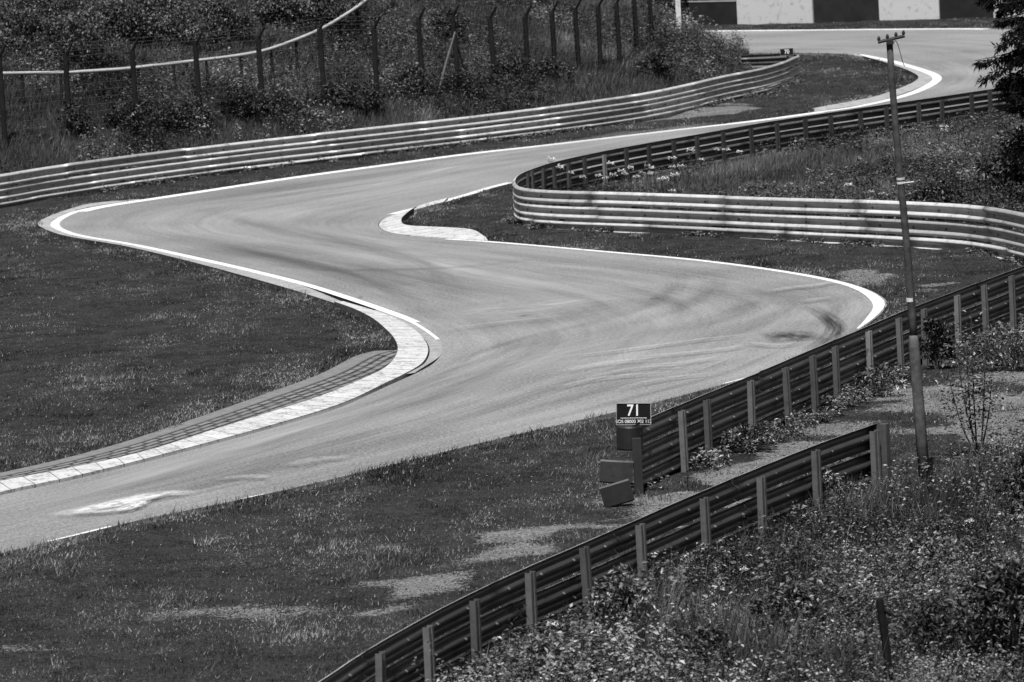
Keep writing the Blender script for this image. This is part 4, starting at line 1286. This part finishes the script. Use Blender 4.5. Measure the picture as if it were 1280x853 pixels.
refA = np.array([CA[0, 0], CA[0, 1], 0.3])
curved_plate(rtA, 'end_plate', 771, 534, 804, 564, R(1), -0.12, 0.13, 'plate_dark', refA)
curved_plate(rtA, 'end_plate', 750, 576, 791, 605, R(-3), -0.5, 0.02, 'plate_mid', refA)
curved_plate(rtA, 'end_plate', 752, 604, 790, 632, R(17), -1.5, 0.006, 'plate_dark', refA)
mb = MB(); b = flat(799, 619); mb.box([b[0], b[1], 0.3], (0.12, 0.12, 0.95)); mb.build('post', MT['darkmetal'], rtA)
reroot(rtA)

rtB = tag(empty('guardrail', [*WB[5, :2], 0]), 'dark guardrail in front seen from behind, its free end near the utility pole', 'guardrail')
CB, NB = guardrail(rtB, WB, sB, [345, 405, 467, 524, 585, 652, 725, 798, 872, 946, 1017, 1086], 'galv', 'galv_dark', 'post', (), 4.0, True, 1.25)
refB = np.array([CB[-1, 0], CB[-1, 1], 0.4])
mb = MB()
e = CB[-1]; n2 = NB[-1]; t2 = np.array([n2[1], -n2[0]])
M = np.array([[n2[0], t2[0], 0], [n2[1], t2[1], 0], [0, 0, 1.0]])
mb.box([e[0] + n2[0] * 0.03, e[1] + n2[1] * 0.03, e[2] * 0.5], (0.09, 0.012, e[2] * 1.02), M)
mb.box([e[0] - n2[0] * 0.09, e[1] - n2[1] * 0.09, e[2] * 0.48], (0.10, 0.11, e[2] * 1.0), M)
mb.build('end_plate', MT['post'], rtB)
reroot(rtB)

# ------------------------------------------------------------------ kilometre markers
def text_mesh(body, size, mat, sx=1.0, bold=0.012):
    cu_ = bpy.data.curves.new('lettering', 'FONT'); cu_.body = body; cu_.size = size; cu_.align_x = 'CENTER'; cu_.align_y = 'CENTER'; cu_.extrude = 0.002; cu_.offset = size * bold
    o = bpy.data.objects.new('lettering', cu_); col.objects.link(o)
    dg = bpy.context.evaluated_depsgraph_get()
    me = bpy.data.meshes.new_from_object(o.evaluated_get(dg))
    bpy.data.objects.remove(o)
    me.materials.clear(); me.materials.append(mat)
    n = len(me.vertices); c = np.zeros(n * 3, np.float32); me.vertices.foreach_get('co', c); c = c.reshape(-1, 3)
    c[:, 0] *= sx
    V = np.stack([c[:, 0], -c[:, 2], c[:, 1]], 1)
    me.vertices.foreach_set('co', V.astype(np.float32).ravel()); me.update()
    return me


def marker(label, x0, y0, x1, y1, ref, depth, num, sub, post_to, roll):
    s = scale_at(ref)
    w = (x1 - x0) / s; h = (y1 - y0) / s
    d = ray((x0 + x1) / 2, (y0 + y1) / 2); t = ((np.asarray(ref) - CAM) @ fwd + depth) / (d @ fwd); c = CAM + d * t
    root = tag(empty('marker_sign', c), label, 'sign')
    root.rotation_euler = (0, -roll, 0)
    mb = MB(); mb.box([0, 0, 0], (w, 0.012, h)); pl = mb.build('plate', MT['black'], root)
    mb = MB(); bw = 0.010
    mb.box([0, -0.004, h / 2 + bw / 2], (w + 2 * bw, 0.026, bw)); mb.box([0, -0.004, -h / 2 - bw / 2], (w + 2 * bw, 0.026, bw * 0.6)); mb.box([-w / 2 - bw / 2, -0.004, 0], (bw * 0.6, 0.026, h)); mb.box([w / 2 + bw / 2, -0.004, 0], (bw, 0.026, h))
    mb.build('rim', MT['frame'], root)
    if sub:
        obj('lettering', text_mesh(num, h * 0.78, MT['white'], 0.85), root, (0, -0.010, h * 0.15))
        obj('lettering', text_mesh(sub, h * 0.225, MT['white'], 0.95, 0.0), root, (0, -0.010, -h * 0.37))
        mb = MB(); mb.box([0, -0.008, -h * 0.20], (w * 0.78, 0.004, h * 0.02)); mb.build('rule_line', MT['white'], root)
    else:
        obj('lettering', text_mesh(num, h * 0.92, MT['white'], 0.85), root, (0, -0.010, 0))
    mb = MB(); mb.box([0.02, 0.045, -h / 2 - post_to / 2 + h * 0.7], (0.05, 0.05, post_to + h * 0.3)); mb.build('post', MT['darkmetal'], root)
    return root


marker('black distance marker plate reading 71 with an emergency number, above the end of the rail', 771, 504.5, 813, 530.5, refA, -0.02, '71', 'SOS 08000 302 112', 0.85, R(-2.6))
ref70 = np.array([W_left[-1, 0], W_left[-1, 1] + 0.6, 0.8])
marker('small black distance marker plate reading 70 at the far end of the pale rail', 975.5, 61, 991.5, 69.2, ref70, 0.25, '70', None, 0.9, R(1.5))

# ------------------------------------------------------------------ utility pole
B = hit(1157, 614)
d = ray(1112, 51); T = CAM + d * ((B[1] - CAM[1]) / d[1])
axv = T - B; Ln = np.linalg.norm(axv); au = axv / Ln
pole = tag(empty('utility_pole', B), 'slim leaning utility pole with a small crossarm, standing in the slope on the right', 'pole')
zf = (614 - 420) / (614 - 51)
mb = MB(); mb.tube(np.array([[0, 0, 0]]) + np.outer([-0.3, Ln * zf * 0.5, Ln * zf - 0.1, Ln * zf + 0.02], au), [0.080, 0.075, 0.070, 0.052], 14); mb.build('lower_post', MT['wood_pale'], pole, True)
mb = MB(); mb.tube(np.outer(np.linspace(Ln * zf - 0.2, Ln, 9), au) + np.array([[0.0, 0, 0]]) + np.c_[0.012 * np.sin(np.linspace(0, 6, 9)), np.zeros(9), np.zeros(9)], np.linspace(0.051, 0.043, 9), 12); mb.build('upper_post', MT['wood'], pole, True)
mb = MB()
for yy, hh in ((376, 0.05), (229, 0.03), (224, 0.03)):
    f = (614 - yy) / (614 - 51); mb = MB(); mb.tube(np.outer([Ln * f, Ln * f + hh], au), 0.055, 12); mb.build('band', MT['pale'], pole)
s_ = scale_at(B)
arm = MB(); a0 = axv + np.array([-15 / s_, 0, -0.01]); a1 = axv + np.array([18.5 / s_, 0, 0.0])
pa = np.array([a0, a1]) + np.array([0, -0.06, 0]); pa[1, 2] += 0.055
arm.tube(pa, 0.022, 8); arm.box(axv + np.array([0, -0.05, -0.01]), (0.09, 0.06, 0.07)); ca_ = arm.build('crossarm', MT['darkmetal'], pole)
for f in (0.04, 0.36, 0.68, 0.96):
    p = pa[0] + (pa[1] - pa[0]) * f
    mb = MB(); mb.tube([p, p + np.array([0, 0, 0.03]), p + np.array([0, 0, 0.045]), p + np.array([0, 0, 0.075])], [0.008, 0.02, 0.024, 0.012], 8); mb.build('insulator', MT['darkmetal'], ca_)
mb = MB(); t = np.linspace(0, 1, 10); mb.tube(axv + np.stack([0.04 + 0.14 * t, -0.05 + 0 * t, -0.05 - 0.22 * t ** 1.5 + 0.08 * np.sin(t * 5)], 1), 0.005, 4); mb.build('loose_wire', MT['wire'], pole)
mb = MB(); f = (614 - 228) / 563.0; p = au * Ln * f; mb.tube([p + np.array([0.03, -0.04, 0]), p + np.array([0.17, -0.04, 0.01])], 0.012, 6); mb.build('step_peg', MT['pale'], pole)

# broken stake in the weeds
B = hit(1114, 862)
st = tag(empty('wooden_stake', B), 'short dark broken wooden stake standing in the weeds near the bottom', 'stake')
s_ = scale_at(B)
mb = MB(); mb.tube([[0, 0, -0.2], [-0.03, 0, 0.45], [-9 / s_, 0, 116 / s_ - 0.02], [-9.5 / s_, 0, 116 / s_]], [0.045, 0.047, 0.045, 0.036], 7); mb.build('shaft', MT['wood_dark'], st)
mb = MB(); mb.tube([[-7.5 / s_ + 0.03, -0.03, 0.86], [0.08, -0.05, 0.79]], [0.02, 0.012], 6); mb.build('cut_branch', MT['wood_dark'], st)
B = hit(988, 640)
st = tag(empty('wooden_stake', B), 'thin pale stick leaning in the weeds behind the lower rail', 'stake')
mb = MB(); mb.tube([[0, 0, -0.1], [-0.03, 0, 0.18], [-0.05, 0, 0.36]], [0.02, 0.021, 0.018], 6); mb.build('shaft', MT['post_pale'], st)

# ------------------------------------------------------------------ bank fence
FP = [(5, 71, 180), (85, 69, 164), (169, 62, 154), (249, 56, 152), (327, 48, 140), (404, 36, 130), (470, 35, 130), (527, 24, 116), (572, 20, 110), (617, 22, 106), (658, 20, 96), (692, 15, 90), (722, 12, 87), (749, 8, 84), (773, 4, 78), (795, -2, 68), (814, -8, 60)]
B0 = hit(FP[5][0], FP[5][2])
fn = tag(empty('wire_fence', B0), 'tall wire fence with dark angled-top posts running along the wooded bank', 'fence')
tops, arms = [], []
fdir = np.array([0.8, -0.6, 0])
for x, yt, yb in FP:
    b = hit(x + 2, yb + 3)
    s_ = scale_at(b); h = (yb + 3 - yt) / s_
    lean = np.array([-rng.normal(0.01, 0.012), 0, 1.0])
    tp = b + lean * h; ar = tp + fdir * 0.24 + np.array([0, 0, 0.30])
    mb = MB(); mb.tube([b - np.array([0, 0, 0.3]) - B0, b - B0 + lean * h * 0.5, tp - B0], 0.068, 8); mb.tube([tp - B0 - np.array([0, 0, .03]), ar - B0], [0.04, 0.03], 6)
    mb.build('post', MT['fence'], fn)
    tops.append((b, tp, ar))
mb = MB()
for f in np.linspace(0.06, 0.98, 11):
    mb.tube([b + (t - b) * f - B0 for b, t, a in tops], 0.005, 4, False)
for f in (0.35, 0.65, 0.97):
    mb.tube([t + (a - t) * f - B0 for b, t, a in tops], 0.004, 4, False)
for (b1, t1, a1), (b2, t2_, a2) in zip(tops[:-1], tops[1:]):
    L_ = np.linalg.norm(b2 - b1); m = max(2, int(L_ / 0.22))
    for k in range(1, m):
        f = k / m
        mb.tube([b1 + (b2 - b1) * f - B0, t1 + (t2_ - t1) * f - B0], 0.0020, 3, False)
mb.build('wire_mesh', MT['wire'], fn)
b, tp, ar = tops[8]
mb = MB(); mb.tube([tp - B0 - np.array([0, 0, 0.4]), hit(588, 112) - B0], 0.03, 6); mb.build('brace', MT['fence'], fn)
B = hit(546, 118); T = CAM + ray(569, 40) * ((B[1] - CAM[1]) / ray(569, 40)[1])
st = tag(empty('leaning_stake', B), 'thin pale stake leaning against the fence on the bank', 'stake')
mb = MB(); mb.tube([[0, 0, -0.1], (T - B) * 0.5, T - B], [0.03, 0.028, 0.024], 7); mb.build('shaft', MT['post_pale'], st)
for x, yt, yb, lb in ((357, 105, 142, 'short dark stake in the bushes between the fifth and sixth tall fence posts'), (285, 128, 148, 'shorter dark stake low in the bushes left of the fifth tall fence post')):
    B = hit(x, yb); s_ = scale_at(B)
    st = tag(empty('wooden_stake', B), lb, 'stake'); mb = MB(); mb.tube([[0, 0, -0.1], [-0.02, 0, (yb - yt) / s_ * .6], [-0.03, 0, (yb - yt) / s_]], [0.05, 0.05, 0.045], 6); mb.build('shaft', MT['fence'], st)

# white tube rail higher up
TR = [(-60, 92), (0, 92), (40, 91.5), (80, 91), (125, 88.5), (160, 86), (200, 81.5), (245, 76.5), (290, 71), (330, 64), (365, 52.5), (400, 38), (430, 21), (455, 4), (475, -14), (495, -36)]
pts = []
for x, y in TR:
    b = hit(x, y + 40); z = 40 / scale_at(b); pts.append([b[0], b[1], b[2] + z])
pts = np.array(pts)
B0 = np.array([pts[6][0], pts[6][1], pts[6][2] - 0.9])
tr = tag(empty('tube_rail', B0), 'white tube rail on thin dark posts curving up the bank behind the fence', 'railing')
mb = MB(); mb.tube(catmull(pts, 5) - B0, 0.045, 8); mb.build('tube', MT['pipe'], tr, True)
for x in (-18, 30, 78, 129, 175, 219, 260, 303, 341, 372, 427, 449):
    y = np.interp(x, [p[0] for p in TR], [p[1] for p in TR])
    t = np.array([np.interp(x, [p[0] for p in TR], pts[:, k]) for k in range(3)])
    b = t.copy(); b[2] = terrain(t[0:1], t[1:2])[0] - 0.2
    mb = MB(); mb.tube([b - B0, (b + t) / 2 - B0, t - B0], 0.035, 6); mb.build('post', MT['fence'], tr)

# pale post where the fence ends
B = hit(849, 40); s_ = scale_at(B)
pp = tag(empty('concrete_post', B), 'pale concrete post at the right-hand end of the bank fence', 'post')
mb = MB(); mb.box([0, 0, 0.75], (0.15, 0.15, 2.1)); mb.build('shaft', MT['pale'], pp); mb = MB(); mb.box([0, 0, 1.83], (0.19, 0.19, 0.06)); mb.build('cap', MT['pale'], pp)

# ------------------------------------------------------------------ chequered barrier at the far side of the track
PB = [(700, 36.5), (775, 34.2), (848, 32), (923, 31), (1018, 29.3), (1100, 26.6), (1176, 24.6), (1243, 23), (1320, 21.5), (1400, 20.5)]
bp = [flat(*p) for p in PB]
bw_ = tag(empty('track_barrier', bp[4]), 'low barrier of alternating white and black panels along the far side of the track', 'barrier')
for k in range(len(bp) - 1):
    a, b = bp[k] - bp[4], bp[k + 1] - bp[4]
    t = (b - a) / np.linalg.norm(b - a); nrm = np.array([t[1], -t[0], 0]); L_ = np.linalg.norm(b - a)
    M = np.stack([t, nrm, [0, 0, 1.0]], 1)
    white = (k % 2 == 1) if k != 1 else False
    white = k in (3, 5, 7)
    hh = 0.80 if k < 3 else 0.92
    mb = MB(); mb.box((a + b) / 2 + np.array([0, 0, hh / 2 - 0.05]), (L_ - 0.03, 0.16, hh + 0.1), M)
    # seams of the sheet
    o = mb.build('panel', MT['panel_w' if white else 'panel_d'], bw_)
    mb = MB(); mb.box((a + b) / 2 + np.array([0, 0, hh + 0.02]), (L_ - 0.01, 0.20, 0.035), M); mb.build('cap_strip', MT['frame' if not white else 'pale'], bw_)
# dark wood behind it
X, Y = scatter((-34, 40, 194, 208), 2600, lambda X, Y: Y > 193.5)
P = np.stack([X, Y, terrain(X, Y)], 1); n = len(X)
V, Fc, tn = weeds(P, rng.uniform(1.0, 3.2, n), rng.uniform(0.5, 0.9, n), 60, rng.uniform(0.2, 0.34, n), np.clip(rng.normal(0.15, 0.15, n), 0, 1))
g = obj('forest_edge', mesh_data('forest_edge', V, Fc, MT['bush'], False, tn)); g['kind'] = 'stuff'

# ------------------------------------------------------------------ light, sky, camera
SUN = Vector((-0.08, -0.46, 0.885)).normalized()
elev = math.asin(SUN.z); azim = math.atan2(SUN.x, SUN.y)
w = bpy.data.worlds.new('World'); scene.world = w; w.use_nodes = True
nt = w.node_tree; bg = nt.nodes['Background']
sky = nt.nodes.new('ShaderNodeTexSky'); sky.sky_type = 'NISHITA'; sky.sun_disc = False; sky.sun_elevation = elev; sky.sun_rotation = azim
bw = nt.nodes.new('ShaderNodeRGBToBW'); nt.links.new(sky.outputs[0], bw.inputs[0]); nt.links.new(bw.outputs[0], bg.inputs[0])
bg.inputs[1].default_value = 0.05
ld = bpy.data.lights.new('sun', 'SUN'); ld.energy = 5.0; ld.angle = R(0.5); ld.color = (1, 1, 1)
lo = bpy.data.objects.new('sun', ld); col.objects.link(lo); lo.rotation_euler = SUN.to_track_quat('Z', 'Y').to_euler(); lo.location = (0, 100, 60)

cd = bpy.data.cameras.new('camera'); co = bpy.data.objects.new('camera', cd); col.objects.link(co)
cd.sensor_fit = 'HORIZONTAL'; cd.sensor_width = 36.0; cd.lens = F / 1280 * 36.0
cd.clip_start = 1.0; cd.clip_end = 4000
co.matrix_world = Matrix(((cr[0], cu[0], -fwd[0], 0), (cr[1], cu[1], -fwd[1], 0), (cr[2], cu[2], -fwd[2], HC), (0, 0, 0, 1)))
cd.dof.use_dof = True; cd.dof.focus_distance = 88.0; cd.dof.aperture_fstop = 5.0
scene.camera = co
vs = scene.view_settings
vs.view_transform = 'Standard'; vs.look = 'None'; vs.exposure = 0.44; vs.gamma = 1.0; vs.use_curve_mapping = False
scene.cycles.max_bounces = 6; scene.cycles.diffuse_bounces = 2; scene.cycles.transparent_max_bounces = 8
print('lawn', N_LAWN, 'weed', N_WEED)
